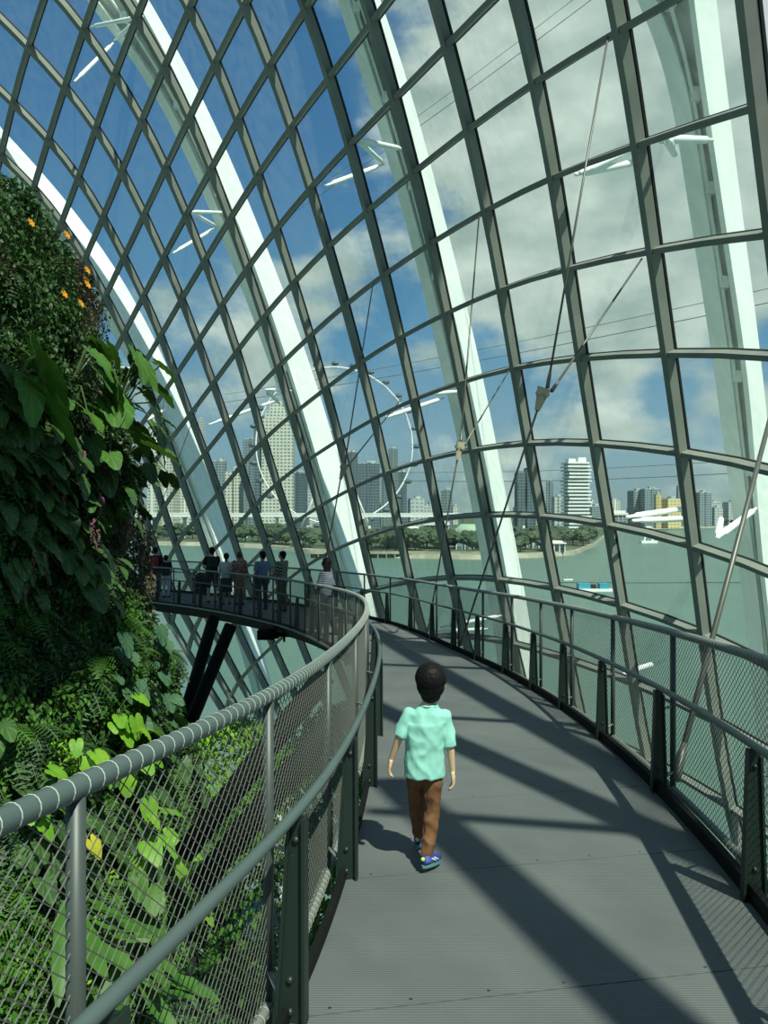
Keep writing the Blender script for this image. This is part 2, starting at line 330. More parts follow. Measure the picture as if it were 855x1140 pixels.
HAIR=mat('black_hair',(.009,.008,.008),.5,bump=(60,.4,.01),spec=.12); SHOE=cmat('dark_shoe',(.02,.02,.03)); SOLE=cmat('white_sole',(.5,.5,.48)); EYE=mat('eye',(.02,.015,.01),.2); TEETH=None
def headgeo(mb,hc,s,yaw):
    """s = head height/2 ; faces +Y turned by yaw"""
    R=np.array([[math.cos(yaw),-math.sin(yaw),0],[math.sin(yaw),math.cos(yaw),0],[0,0,1]])
    q=lambda x,y,z:hc+R@(np.array([x,y,z])*s)
    mb.ball(q(0,-.08,.18),s*.82,12,0,(.86,1,.98),R); mb.ball(q(0,.12,-.2),s*.66,10,0,(.84,1,1.05),R); mb.ball(q(0,.34,-.62),s*.34,8,0,(1,.9,.8),R)
    mb.tube([q(0,.72,.16),q(0,.88,-.14),q(0,.78,-.2)],[s*.07,s*.13,s*.1],8); mb.ball(q(.07,.82,-.18),s*.08,5); mb.ball(q(-.07,.82,-.18),s*.08,5)
    for a in(-1,1):
        mb.ball(q(.70*a,-.05,-.02),s*.2,7,0,(.35,.65,1.05),R); mb.ball(q(.3*a,.66,.25),s*.16,6,0,(1.5,.5,.5),R)
    mb.ball(q(0,.74,-.42),s*.13,6,0,(1.6,.6,.45),R); mb.ball(q(0,.72,-.50),s*.12,6,0,(1.4,.6,.5),R)
    return q,R
def person(cfg,label):
    H=cfg['h']; k=H/1.7; P=dict(head=(0,.0,1.585),neck=(0,-.01,1.43),chest=(0,0,1.27),waist=(0,0,1.07),pelvis=(0,0,.95),sl=(-.175,0,1.385),sr=(.175,0,1.385),el=(-.225,-.04,1.11),er=(.225,-.04,1.11),wl=(-.235,.06,.88),wr=(.235,.06,.88),hl=(-.09,0,.90),hr=(.09,0,.90),kl=(-.10,.03,.49),kr=(.10,.03,.49),al=(-.10,-.03,.09),ar=(.10,-.03,.09))
    P.update(cfg.get('j',{})); P={a:np.array(b,float)*k for a,b in P.items()}
    g=cfg.get('w',1.0)*k; root=empty('person',cfg['loc'],cfg.get('rz',0)); tag(root,label,'person',cfg.get('group'))
    vx=cfg.get('vox',.008); sk=cfg.get('skin',SKIN2); hy=cfg.get('headyaw',0)
    mb=MB(); hs=.115*k*cfg.get('headk',1)
    q,R=headgeo(mb,P['head'],hs,hy)
    mb.tube([P['head']-[0,.1*hs,.6*hs],P['neck'],P['chest']+[0,0,.10*k]],[.052*g,.056*g,.075*g],12)
    loft(mb,[(P['neck']-[0,0,.02*k],.06*g,.055*g),(P['sl']*.5+P['sr']*.5-[0,0,.02*k],.14*g,.080*g),(P['chest'],.145*g,.10*g),(P['waist'],.12*g,.085*g),(P['pelvis'],.15*g,.10*g),(P['pelvis']-[0,0,.07*k],.13*g,.09*g)])
    for s in 'lr':
        limb(mb,[P['s'+s],P['e'+s],P['w'+s]],[.042*g,.037*g,.025*g]); limb(mb,[P['h'+s],P['k'+s],P['a'+s]],[.08*g,.052*g,.036*g])
        d=cfg.get('hd'+s); d=(P['w'+s]-P['e'+s]) if d is None else np.array(d,float)
        hand(mb,P['w'+s],d,cfg.get('th'+s,(0,1,.1)),.165*k*cfg.get('handk',1),cfg.get('curl',.45)*(1 if s=='l' else -1)*cfg.get('cs',1))
        a=P['a'+s]; ya=cfg.get('foot'+s,0); f=np.array([math.sin(ya),math.cos(ya),0])
        mb.tube([a-[0,0,.02*k],a+f*.06*k-[0,0,.04*k],a+f*.14*k-[0,0,.055*k]],[.036*g,.034*g,.025*g],8)
    rmesh(mb,vx*cfg.get('bodyvox',1),'body',sk,root,sm=cfg.get('bsm',3))
    for a in(-1,1): MB().ball(q(.3*a,.74,.16),hs*.09,5).build('eye',EYE,root,True)
    # hair
    mb=MB(); st=cfg.get('hair','short'); hm=cfg.get('hairmat',HAIR)
    mb.ball(q(0,-.22,.33),hs*.88,12,0,(.93,.96,.94),R); mb.ball(q(0,-.38,.0),hs*.66,10,0,(1.12,.85,1.12),R)
    if st=='short': mb.ball(q(0,-.42,-.5),hs*.5,8,0,(1.05,.6,.9),R); mb.ball(q(0,.40,.78),hs*.34,8,0,(1.5,.8,.5),R); mb.ball(q(0,-.45,-.38),hs*.42,8,0,(1.15,.7,.9),R)
    if st in('long','bob'):
        L_=1.25 if st=='long' else .75
        for a in(-1,-.5,0,.5,1): mb.tube([q(.62*a,-.5+.35*abs(a),.5),q(.80*a,-.65+.55*abs(a),-.4),q(.72*a,-.6+.4*abs(a),-.4-L_)],[hs*.40,hs*.38,hs*.24],8)
        for a in(-1,1): mb.ball(q(.62*a,.12,.1),hs*.42,8,0,(.7,1.1,1.7),R); mb.ball(q(.60*a,-.1,-.6),hs*.40,8,0,(.7,1.1,1.5),R)
        mb.ball(q(0,.38,.80),hs*.32,8,0,(1.5,.8,.5),R)
    if st=='tail':
        mb.ball(q(0,-.95,.2),hs*.22,6); mb.tube([q(0,-.95,.2),q(0,-1.15,-.3),q(0,-1.0,-1.2)],[hs*.18,hs*.24,hs*.08],8); mb.ball(q(0,.38,.80),hs*.32,8,0,(1.5,.8,.5),R)
    if st=='bun': mb.ball(q(0,-.6,.95),hs*.34,8); mb.ball(q(0,.4,.7),hs*.34,8,0,(1.5,.8,.6),R)
    rmesh(mb,vx*.8,'hair',hm,root,sm=2,amp=.0035*k,fs=38,seed=3)
    # shirt
    mb=MB(); e=.018*g; top=P['sl']*.5+P['sr']*.5; hem=cfg.get('hem',.90)*k; hc=P['pelvis'].copy(); hc[2]=hem; wd=cfg.get('shirtw',1)
    loft(mb,[(P['neck']-[0,0,.018*k],.066*g,.060*g),(top+[0,0,.040*k],.105*g,.075*g),(top+[0,0,.010*k],.168*g,.088*g),(top-[0,0,.06*k],.165*g+e,.095*g+e),(P['chest'],.155*g*wd+e,.105*g+e),(P['waist'],.145*g*wd+e,.10*g+e),(hc,(.158*g+e)*wd,.115*g+e)])
    sl=cfg.get('sleeve',.75)
    for s in 'lr':
        a,b,c=P['s'+s],P['e'+s],P['w'+s]
        if sl<=1: mb.tube([a,a+(b-a)*sl*.5,a+(b-a)*sl],[.052*g,.056*g,.062*g],14)
        else: limb(mb,[a,b,b+(c-b)*(sl-1)],[.064*g,.052*g,.04*g])
        mb.ball(a,.050*g,8)
    rmesh(mb,vx*.9,'shirt',cfg['shirt'],root,sm=3,amp=cfg.get('amp',.004)*k,fs=cfg.get('wfs',9)/k,seed=cfg.get('seed',1))
    # lower garment
    mb=MB(); pt_=cfg.get('pants',1.92)
    if cfg.get('skirt'):
        hz=cfg['skirt']*k; loft(mb,[(P['waist']-[0,0,.06*k],.135*g,.10*g),(P['pelvis'],.165*g,.12*g),(np.array([P['pelvis'][0],P['pelvis'][1],hz]),.20*g,.16*g)])
    else:
        loft(mb,[(P['waist']-[0,0,.08*k],.135*g,.10*g),(P['pelvis'],.160*g,.115*g),(P['pelvis']-[0,0,.08*k],.155*g,.11*g)])
        lw=cfg.get('legw',1.0)
        for s in 'lr':
            a,b,c=P['h'+s],P['k'+s],P['a'+s]
            if pt_<=1: limb(mb,[a,a+(b-a)*pt_],[.092*g*lw,.078*g*lw])
            else: limb(mb,[a,b,b+(c-b)*(pt_-1)],[.092*g*lw,.066*g*lw,.052*g*lw])
    rmesh(mb,vx*.9,'skirt' if cfg.get('skirt') else 'trousers',cfg['lower'],root,sm=3,amp=cfg.get('amp',.004)*k*1.1,fs=cfg.get('wfs',9)/k*1.2,seed=5)
    for s in 'lr':
        a=P['a'+s]; ya=cfg.get('foot'+s,0); f=np.array([math.sin(ya),math.cos(ya),0]); z0=a[2]-.09*k; pit=cfg.get('pitch'+s,0)
        def sh(u,z): 
            # pitch about the toe
            v=u-.17*k; return np.array([a[0],a[1],z0])+f*(.17*k+v*math.cos(pit)+z*math.sin(pit)*-1)+np.array([0,0,z*math.cos(pit)-v*math.sin(pit)])
        mb=MB(); mb.tube([sh(-.045*k,.055*k),sh(0,.06*k),sh(.07*k,.052*k),sh(.14*k,.04*k),sh(.19*k,.035*k)],[.034*g,.045*g,.045*g,.043*g,.030*g],12); mb.tube([sh(-.01*k,.05*k),sh(-.005*k,.10*k)],[.045*g,.042*g],12)
        shoe=rmesh(mb,vx*.7,'shoe',cfg.get('shoe',SHOE),root,sm=2)
        mb=MB(); vs=[]
        for zz in(.0,.022):
            for j in range(16):
                t=2*PI*j/16; u=.07*k+.135*k*math.cos(t); w_=(.045+.006*math.cos(t))*g*math.sin(t); p=sh(u,zz*k)+np.array([f[1],-f[0],0])*w_; vs.append(p)
        mb.add(vs,[tuple(range(16))[::-1],tuple(range(16,32))]+[(j,(j+1)%16,16+(j+1)%16,16+j) for j in range(16)]); mb.build('sole',cfg.get('sole',SOLE),shoe)
        if cfg.get('patch'):
            sd=np.array([f[1],-f[0],0])
            for sg in(-1,1):
                for u_ in(0,.035): MB().tube([sh((.02+u_)*k,.075*k)+sd*sg*.044*g,sh((.08+u_)*k,.042*k)+sd*sg*.047*g],.007*k,5).build('stripe',cfg['patch'][0],shoe,True)
            mb=MB(); mb.ball(sh(-.052*k,.075*k),.017*k,6,0,(1,.5,1)); mb.build('heel_tab',cfg['patch'][1],shoe,True)
    return root,P,k,g
# --- the boy, walking away
bx,by=(472-427.5)/F*4.2,4.2; bz=float(zdeck(4.2)); kk=1.7/1.125
J=lambda x,y,z:(x*kk,y*kk,z*kk)
MINT=mat('mint_cotton',(.27,.58,.49),.85,var=(5,(.31,.63,.54),.3,.7),spec=.2); BROWN=mat('brown_corduroy',(.20,.092,.045),.85,var=(14,(.155,.068,.034),.35,.65),spec=.2)
BOY=dict(h=1.125,loc=(bx,by,bz),rz=0,vox=.0065,bodyvox=.62,bsm=2,skin=SKIN,headk=1.4,handk=1.02,curl=.35,headyaw=-.12,w=.92,hair='short',shirt=MINT,lower=BROWN,hem=.545*kk*1,sleeve=.93,
 j=dict(head=J(.040,.015,1.012),neck=J(.026,0,.912),chest=J(.012,0,.80),waist=J(.004,0,.66),pelvis=J(.004,0,.575),sl=J(-.078,.0,.850),sr=J(.116,.0,.838),el=J(-.140,-.01,.715),er=J(.145,-.02,.66),wl=J(-.182,.03,.583),wr=J(.158,.0,.525),hl=J(-.042,.0,.545),hr=J(.052,0,.545),kl=J(-.036,.125,.30),kr=J(.045,.0,.30),al=J(-.020,.235,.075),ar=J(.012,-.075,.085)),
 shirtw=1.04,amp=.015,wfs=8,legw=1.0,pants=1.9,footl=.25,footr=.65,pitchr=.10,shoe=cmat('navy_trainer',(.03,.045,.20),.6,(9,(.12,.14,.42),.5,.6)),sole=cmat('grey_sole',(.10,.22,.24)),patch=(cmat('silver_stripe',(.5,.55,.6)),cmat('lime_tab',(.55,.75,.1))),
 hdl=(-.06,.05,-.3),hdr=(.02,.02,-.3))
BOY['hem']=.505*kk
boy,BP,bk,bg_=person(BOY,'small boy in mint T-shirt and brown trousers walking away on the deck')
mb=MB(); mb.tube([BP['neck']+[.047*math.cos(t),.043*math.sin(t),-.020-.004*math.sin(t)] for t in np.linspace(0,2*PI,25)],.005,6,cap=False); mb.build('collar',MINT,boy,True)
# --- visitors on the far bend
def vis(px,Y,cfg,label):
    X=(px-427.5)/F*Y; c=dict(cfg); c['loc']=(X,Y,float(zdeck(Y))-.0); c.setdefault('vox',.012); c.setdefault('bodyvox',.8); return person(c,label)
BLK=cmat('black_cloth',(.012,.013,.016)); WHT=cmat('white_cotton',(.55,.58,.55)); RED=cmat('dark_red_cloth',(.06,.016,.014)); BLU=cmat('pale_blue_shirt',(.16,.24,.34)); JEAN=cmat('dark_denim',(.02,.028,.05)); GRY=cmat('grey_cloth',(.12,.12,.12)); KHA=cmat('brown_trousers',(.09,.07,.05))
def check_mat(name,c1,c2,s,axis):
    m=mat(name,c1,.85); nt=m.node_tree; b=nt.nodes['Principled BSDF']; w=nt.nodes.new('ShaderNodeTexWave'); w.bands_direction=axis; w.inputs['Scale'].default_value=s; w.inputs['Distortion'].default_value=.3
    tc=nt.nodes.new('ShaderNodeTexCoord'); nt.links.new(tc.outputs['Object'],w.inputs['Vector']); r=nt.nodes.new('ShaderNodeValToRGB'); r.color_ramp.elements[0].color=(*c1,1); r.color_ramp.elements[1].color=(*c2,1); r.color_ramp.elements[0].position=.45; r.color_ramp.elements[1].position=.55
    nt.links.new(w.outputs['Fac'],r.inputs[0]); nt.links.new(r.outputs[0],b.inputs['Base Color']); return m
STRIPE=check_mat('navy_white_stripes',(.02,.035,.09),(.26,.28,.3),9,'Z'); PLAID=check_mat('grey_plaid',(.05,.055,.05),(.25,.24,.20),7,'DIAGONAL'); PATT=mat('patterned_brown_dress',(.20,.10,.055),.85,var=(16,(.38,.26,.18),.5,.6))
BEND=dict(el=(-.20,.03,1.14),wl=(-.12,.24,1.05),er=(.20,.03,1.14),wr=(.12,.24,1.05))
vis(164,27.4,dict(h=1.62,rz=.4,shirt=BLK,lower=BLK,j=BEND),'dark-clothed person half hidden by the planted wall at the far left')
r1,_,_,_=vis(173,26.8,dict(h=1.78,rz=.2,shirt=RED,lower=GRY,w=1.05),'person in dark red top with backpack, leftmost at the rail')
r2,_,_,_=vis(185,26.6,dict(h=1.5,rz=-.2,shirt=BLK,lower=WHT,j=BEND),'short person in black top and white trousers near the planted wall')
r3,_,_,_=vis(236,24.7,dict(h=1.84,rz=.25,shirt=BLK,lower=BLK,pants=.85,w=1.08,skin=SKIN,j=dict(wl=(-.16,.32,1.02),el=(-.24,.05,1.12))),'tall person in black T-shirt and shorts pushing a stroller')
r4,_,_,_=vis(252,24.2,dict(h=1.66,rz=.1,shirt=WHT,lower=BLK,skirt=.45,hair='tail',j=BEND),'person in white blouse and black skirt with tied black hair')
r5,_,_,_=vis(267,24.0,dict(h=1.70,rz=-.1,shirt=PATT,lower=PATT,skirt=.22,hair='bun',hairmat=cmat('brown_headscarf',(.10,.06,.04)),sleeve=1.8),'person in a long patterned brown dress')
r6,P6,k6,_=vis(292,22.6,dict(h=1.76,rz=.5,shirt=BLU,lower=JEAN,headyaw=.5,hem=.93,w=1.05,sleeve=.8),'man in a light blue shirt with dark shoulder bag')
r7,_,_,_=vis(314,22.0,dict(h=1.78,rz=1.0,shirt=PLAID,lower=KHA,headyaw=.4,sleeve=1.5,j=BEND),'young man in a plaid shirt looking left')
r8,P8,k8,_=vis(363,16.6,dict(h=1.72,rz=1.1,shirt=STRIPE,lower=JEAN,hair='long',hairmat=cmat('dark_brown_hair',(.012,.008,.007),.5),headyaw=.25,sleeve=1.0,legw=1.15,vox=.010,j=dict(el=(-.2,.06,1.12),wl=(-.05,.2,1.02),er=(.22,.0,1.12),wr=(.14,.22,.98),kl=(-.10,.14,.50),al=(-.10,.10,.09),kr=(.09,-.04,.50),ar=(.09,-.2,.10))),'long-haired woman in striped navy and white top at the bend')
# bags and a stroller
def bag(root,dx,dy,dz,w,d,h,ma,label,strap=True,name='backpack'):
    R=Matrix.Rotation(root.rotation_euler.z,4,'Z'); p=Vector(root.location)+R@Vector((dx,dy,dz)); e=empty(name,p,root.rotation_euler.z); tag(e,label,'bag')
    mb=MB(); loft(mb,[((0,0,-h/2),w*.8,d*.7),((0,0,-h*.42),w,d),((0,0,h*.25),w*.95,d*.9),((0,.2*d,h/2),w*.6,d*.5)],16); rmesh(mb,.014,'bag_body',ma,e,sm=3)
    mb=MB(); loft(mb,[((0,-d,-h*.38),w*.62,d*.35),((0,-d,-h*.0),w*.6,d*.3)],12); mb.build('front_pocket',ma,e,True)
    if strap:
        for s in(-1,1): MB().tube([(s*w*.55,d*.7,-h*.3),(s*w*.75,d*1.9,h*.1),(s*w*.6,d*1.7,h*.42),(s*w*.5,d*.5,h*.42)],.013,6).build('strap',ma,e,True)
    return e
bag(r1,0,-.19,1.24,.13,.09,.42,cmat('red_backpack_nylon',(.28,.05,.04)),'red backpack worn by the leftmost person at the rail')
bag(r2,0,-.17,1.05,.12,.08,.34,BLK,'black backpack worn by the short person in white trousers')
bag(r3,0,-.20,1.33,.15,.10,.44,cmat('dark_green_nylon',(.02,.035,.03)),'dark backpack worn by the tall person in shorts')
bag(r6,-.22,.0,.98,.06,.12,.26,BLK,'dark shoulder bag at the hip of the man in blue',False,'shoulder_bag')
bag(r4,.2,-.02,.95,.05,.12,.24,BLK,'small black bag at the hip of the person in white blouse',False,'shoulder_bag')
p=Vector(r3.location)+Matrix.Rotation(.25,4,'Z')@Vector((-.35,.55,0)); st=empty('stroller',(p.x,p.y,float(zdeck(p.y))),.25); tag(st,'dark baby stroller pushed by the tall person in shorts','stroller')
for x in(-.24,.24):
    for y in(-.3,.35): MB().tube([(x-.02,y,.1),(x+.02,y,.1)],[.1,.1],14).build('wheel',SHOE,st,True)
    MB().tube([(x,.35,.1),(x,.0,.5),(x,-.35,1.0)],.014,6).build('frame',BLK,st); MB().tube([(x,-.3,.1),(x,.0,.5),(x,.15,.75)],.014,6).build('frame',BLK,st)
MB().tube([(-.24,-.35,1.0),(.24,-.35,1.0)],.018,8).build('handle',BLK,st,True)
mb=MB(); loft(mb,[((0,.15,.32),.2,.2),((0,.1,.5),.22,.26),((0,0,.62),.22,.2)]); rmesh(mb,.016,'seat',BLK,st)
mb=MB(); mb.ball((0,-.02,.78),.27,8,0,(.85,1,.75)); mb.build('canopy',BLK,st,True)
# deck plates laid across, thin joints between; resample outer against inner by Y match near camera
mb=MB(); I3=d3(inn); O3=d3(out)
def joint(u): return u
seg=26; edges=[]
di=np.r_[0,np.cumsum(np.linalg.norm(np.diff(inn,axis=0),axis=1))]; do=np.r_[0,np.cumsum(np.linalg.norm(np.diff(out,axis=0),axis=1))]
def pt(P,d,s): return np.array([np.interp(s,d,P[:,k]) for k in range(P.shape[1])])
npl=30
for i in range(npl):
    for (u0,u1) in [((i+.003)/npl,(i+.997)/npl)]:
        sub=8; us=np.linspace(u0,u1,sub+1); vs=[];fs=[]
        for u in us:
            a=pt(I3,di,u*di[-1]); b=pt(O3,do,u*do[-1])
            for t in (0,.33,.66,1):
                p=a+(b-a)*t; vs.append(p)
        for k in range(sub):
            for t in range(3): fs.append((k*4+t,k*4+t+1,k*4+t+5,k*4+t+4))
        n0=len(vs); vs+= [np.array(v)-[0,0,.04] for v in vs[:n0]]
        fs+=[(0,n0,n0+1,1),(1,n0+1,n0+2,2),(2,n0+2,n0+3,3)]
        e=sub*4; fs+=[(e,e+1,n0+e+1,n0+e),(e+1,e+2,n0+e+2,n0+e+1),(e+2,e+3,n0+e+3,n0+e+2)]
        mb.add(vs,fs)
        for u in (u0+.0010,):
            a=pt(I3,di,u*di[-1]); b=pt(O3,do,u*do[-1])
            for t in np.linspace(.06,.94,7): mb.ball(a+(b-a)*t,.008,4,1,(1,1,.25))
fl=mb.build('floor',[M['deck'],M['bolt']]); tag(fl,'grey ribbed metal walkway deck sloping gently away',kind='structure')
# understructure: closing plate and edge box girders
mb=MB(); us=np.linspace(0,1,160); vs=[];
for u in us:
    a=pt(I3,di,u*di[-1]); b=pt(O3,do,u*do[-1]); c=(a+b)/2
    vs+=[a+[0,0,-.045],b+[0,0,-.045],b*.85+a*.15+[0,0,-.38],a*.85+b*.15+[0,0,-.38]]
fs=[(i*4+j,i*4+(j+1)%4,(i+1)*4+(j+1)%4,(i+1)*4+j) for i in range(len(us)-1) for j in range(4)]
mb.add(vs,fs); u=mb.build('trim_1',M['dark']); tag(u,'dark box girder under the walkway deck',kind='structure')
mb=MB(); mb.bar(np.c_[inn+inN*.03,zdeck(inn[:,1])],np.c_[inN,np.zeros(NI)]*1.0,.11,-.03,.0)
u=mb.build('trim_2',M['dark']); tag(u,'dark toe plate along the left edge of the deck',kind='structure')
mb=MB(); mb.bar(np.c_[out-ouN*.01,zdeck(out[:,1])+.02],np.c_[ouN,np.zeros(NI)],.13,-.02,.02)
u=mb.build('trim_3',M['dark']); tag(u,'dark toe plate along the right edge of the deck',kind='structure')

HT=1.17; HH=.77
def railing(name_label,E,En,dist,ys,off,toff,pick):
    root=empty('railing',(E[10][0],E[10][1],float(zdeck(E[10][1])))); tag(root,name_label,'railing')
    loc=np.array(root.location)
    TR=E+En*off; 
    L=lambda mb:local(mb,loc)
    L(MB().tube(d3(TR,HT),.027,14)).build('top_rail',M['railpaint'],root,True)
    HR=E+En*toff
    L(MB().tube(d3(HR,HH),.021,12)).build('handrail',M['railpaint'],root,True)
    L(MB().tube(d3(TR,-.0),.024,8)).build('base_rail',M['tube'],root,True)
    # posts at given distances along edge
    dd=np.r_[0,np.cumsum(np.linalg.norm(np.diff(E,axis=0),axis=1))]
    E3=np.c_[E,En]
    for s in ys:
        q=pt(E3,dd,s); p=q[:2]; n=q[2:]/np.linalg.norm(q[2:]); t=np.array([n[1],-n[0]])*pick; z=float(zdeck(p[1]))
        # tube post just beyond the bracket
        tp=pt(np.c_[TR,En],dd,s+.10)[:2]; zt=float(zdeck(tp[1]))
        L(MB().tube([(tp[0],tp[1],zt-.12),(tp[0],tp[1],zt+HT-.01)],.0215,12)).build('post',M['postpaint'],root,True)
        # tapering bracket plate (flat in the across direction)
        b=MB(); n3=np.array([n[0],n[1],0]); t3=np.array([t[0],t[1],0]); o=np.array([p[0],p[1],z])
        lean=-n3*0.0
        def pr(w0,w1,z0,z1,th,dn0,dn1):
            vs=[]
            for zz,w,dn in((z0,w0,dn0),(z1,w1,dn1)):
                c=o+np.array([0,0,zz])+n3*dn
                vs+=[c-n3*w/2-t3*th,c+n3*w/2-t3*th,c+n3*w/2+t3*th,c-n3*w/2+t3*th]
            return vs,[(0,1,2,3),(4,7,6,5),(0,4,5,1),(1,5,6,2),(2,6,7,3),(3,7,4,0)]
        v,f=pr(.115,.055,-.03,HH-.015,.006,-.005,toff); b.add(v,f)
        v,f=pr(.012,.012,-.03,HH-.02,.03,-.055,toff-.028); b.add(v,f)
        v,f=pr(.012,.012,-.03,HH-.05,.022,.052,toff+.028); b.add(v,f)
        br=L(b).build('bracket',M['bracket'],root)
        for zz in (.045,.16,HH-.10):
            c=o+np.array([0,0,zz])+n3*(.0 if zz<.5 else toff*.9)
            L(MB().tube([c-t3*.02,c-t3*.015,c+t3*.015,c+t3*.02],[.005,.013,.013,.005],8)).build('bolt',M['bolt'],br,True)
        # clamp lug linking bracket to mesh post
        L(MB().tube([o+n3*toff*.6+[0,0,HH-.16],np.array([tp[0],tp[1],z+HH-.16])],.009,6)).build('lug',M['tube'],br,True)
        L(MB().tube([o+n3*.05+[0,0,.12],np.array([tp[0],tp[1],z+.12])],.012,6)).build('lug',M['tube'],br,True)
    # woven wire mesh
    T3=np.c_[TR]; td=np.r_[0,np.cumsum(np.linalg.norm(np.diff(TR,axis=0),axis=1))]
    sL,sR=dist; pitch=.055; k=.055/.045/1.0; H0,H1=.02,HT-.02; mb=MB()
    hs=np.linspace(H0,H1,9)
    for dirn in(1,-1):
        s=sL-1.5
        while s<sR+1.5:
            sp=s+dirn*k*(hs-H0); m=(sp>sL)&(sp<sR)
            if m.sum()>=3:
                q=sp[m]; x=np.interp(q,td,TR[:,0]);y=np.interp(q,td,TR[:,1])
                mb.tube(np.c_[x,y,zdeck(y)+hs[m]],.0018,3,cap=False)
            s+=pitch
    L(mb).build('wire_mesh',M['wire'],root)
    mb=MB(); s=sL; lim=min(sR,sL+26)
    while s<lim:
        q=pt(np.c_[TR],td,s); q2=pt(np.c_[TR],td,s+.012)
        t=np.array([q2[0]-q[0],q2[1]-q[1],0]); t/=np.linalg.norm(t); a=np.array([t[1],-t[0],0]); t=t+a*.25
        for (zz,R_) in((HT,.0272),(0,.0245)):
            c=np.array([q[0],q[1],float(zdeck(q[1]))+zz]); n=14
            pts=[c+R_*(math.cos(2*PI*i/n)*a+math.sin(2*PI*i/n)*np.array([0,0,1]))+t*.004*math.sin(2*PI*i/n) for i in range(n+1)]
            mb.tube(pts,.0016,4,cap=False)
        s+=.055
    L(mb).build('lashing_wire',M['lash'],root)
    return root
def s_of_Y(E,Y):
    d=np.r_[0,np.cumsum(np.linalg.norm(np.diff(E,axis=0),axis=1))]; return float(np.interp(Y,E[:,1],d))
iY=[-1.3,.1,1.42,2.76,4.04,5.74,7.45,9.0,10.5]; iY[2]=1.545; oY=[-.6,.7,2.1,3.77,5.6,7.3,8.8,10.1,11.5,13,14.5,16.1,17.8,19.4]
si=[s_of_Y(inn,y) for y in iY]; s_=si[-1]
while s_<di[-1]-1: s_+=1.3; si.append(s_)
so=[s_of_Y(out,y) for y in oY]; s_=so[-1]
while s_<do[-1]-1: s_+=1.6; so.append(s_)
railing('grey left railing with wire mesh, running along the planted wall and round the far bend',inn,inN,(0.3,di[-1]-.3),si,.115,-.025,1)
railing('right railing with wire mesh, dark green brackets, in front of the glass wall',out,ouN,(0.3,do[-1]-.3),so,.13,.0,-1)

# supports under the walkway
def support(label,segs,r):
    mb=MB()
    base=np.array(segs[0][1]); root=empty('support_strut',base); tag(root,label,'support')
    for a,b in segs:
        local(MB().tube([a,b],r,12),base).build('leg',M['dark'],root,True)
support('pair of black steel legs spread under the far bend of the walkway',[(at(238,688,21.5),at(190,850,19)),(at(257,696,20.5),at(193,852,19)),],.17)
support('dark diagonal steel struts under the near walkway, seen through the left mesh',[(at(362,752,10),at(205,950,9.8)),(at(378,795,9),at(222,985,9.2))],.15)
mb=MB(); c=at(297,706,19.6); mb.box(c,(.22,.2,.12)); mb.ball(c+[.25,0,-.02],.1); mb.tube([c+[-.2,0,0],c+[.7,.1,-.05]],.05); mb.tube([c+[.45,0,0],c+[.45,0,-.2]],.03)
o=mb.build('floodlight',M['dark']); tag(o,'black floodlight hung under the far walkway bend','lamp')

# cables inside the dome
def cable(label,segs,r=.022,plate=None):
    root=empty('tension_cable',segs[0][1]); tag(root,label,'cable'); base=np.array(segs[0][1])
    for a,b in segs: local(MB().tube([a,b],r,6),base).build('rod',M['cable'],root,True)
    for a,b in segs:
        a=np.array(a);b=np.array(b); t=(a-b)/np.linalg.norm(a-b)
        local(MB().tube([b,b+t*.06,b+t*.2,b+t*.3],[r*1.7,r*1.7,r*1.5,r],8),base).build('fork_end',M['cable'],root,True)
    if plate is not None:
        a,b,w=plate; a=np.array(a);b=np.array(b); t=b-a; L=np.linalg.norm(t); t/=L; sd=np.cross(t,[0,1,0]); sd/=np.linalg.norm(sd)
        mbp=MB(); vs=[a-sd*w,a+sd*w,b+sd*w*.35,b-sd*w*.35]; dp=np.array([0,.03,0]); mbp.add([v-dp for v in vs]+[v+dp for v in vs],[(0,1,2,3),(7,6,5,4),(0,4,5,1),(1,5,6,2),(2,6,7,3),(3,7,4,0)])
        for s in(-.6,.6): mbp.tube([a+sd*w*s+t*.1-[0,.06,0],a+sd*w*s+t*.1+[0,.06,0]],.045,8)
        local(mbp,base).build('connector_plate',M['plate'],root)
    return root
def edge(Y): q=pt(out+ouN*.16,do,s_of_Y(out,Y)); return np.array([q[0],q[1],float(zdeck(Y))+.06])
def gn(px,py,dn=-.35): p=hit(px,py); return p+nrm_at(p)*dn
pk=at(606,432,12.5); pk2=at(598,457,12.5); e1=np.array([*pt(out+ouN*.15,do,s_of_Y(out,12.2)),0]); e1[2]=float(zdeck(12.2))
cable('forked steel cable with beige plate, joining two glass wall nodes above the right railing',[(gn(695,32),pk+[.05,0,0]),(gn(730,281),pk+[.12,0,-.05]),(pk2,edge(14.6))],.02,(pk,pk2,.11))
q=at(513,492,15); q2=at(509,512,15)
cable('forked cable right of the arch in the middle of the glass wall',[(gn(545,235),q),(gn(577,408),q+[.08,0,-.05]),(q2,edge(17.0))],.018,(q,q2,.09))
q=at(384,516,18); q2=at(379,534,18)
cable('forked cable in front of the observation wheel',[(gn(424,312),q),(gn(455,440),q+[.08,0,-.05]),(q2,edge(23.3))],.018,(q,q2,.09))
q=at(283,600,21)
cable('thin steel cable at far left beyond the group of people',[(gn(190,430),at(176,500,24)),(at(225,440,24),at(165,600,24))],.012)
bt=np.array([*pt(out+ouN*.16,do,s_of_Y(out,5.75)),0]); bt[2]=float(zdeck(5.75))+.05
cable('thick steel rod rising from the right railing base towards the top right',[(at(868,425,7.6),bt)],.024)
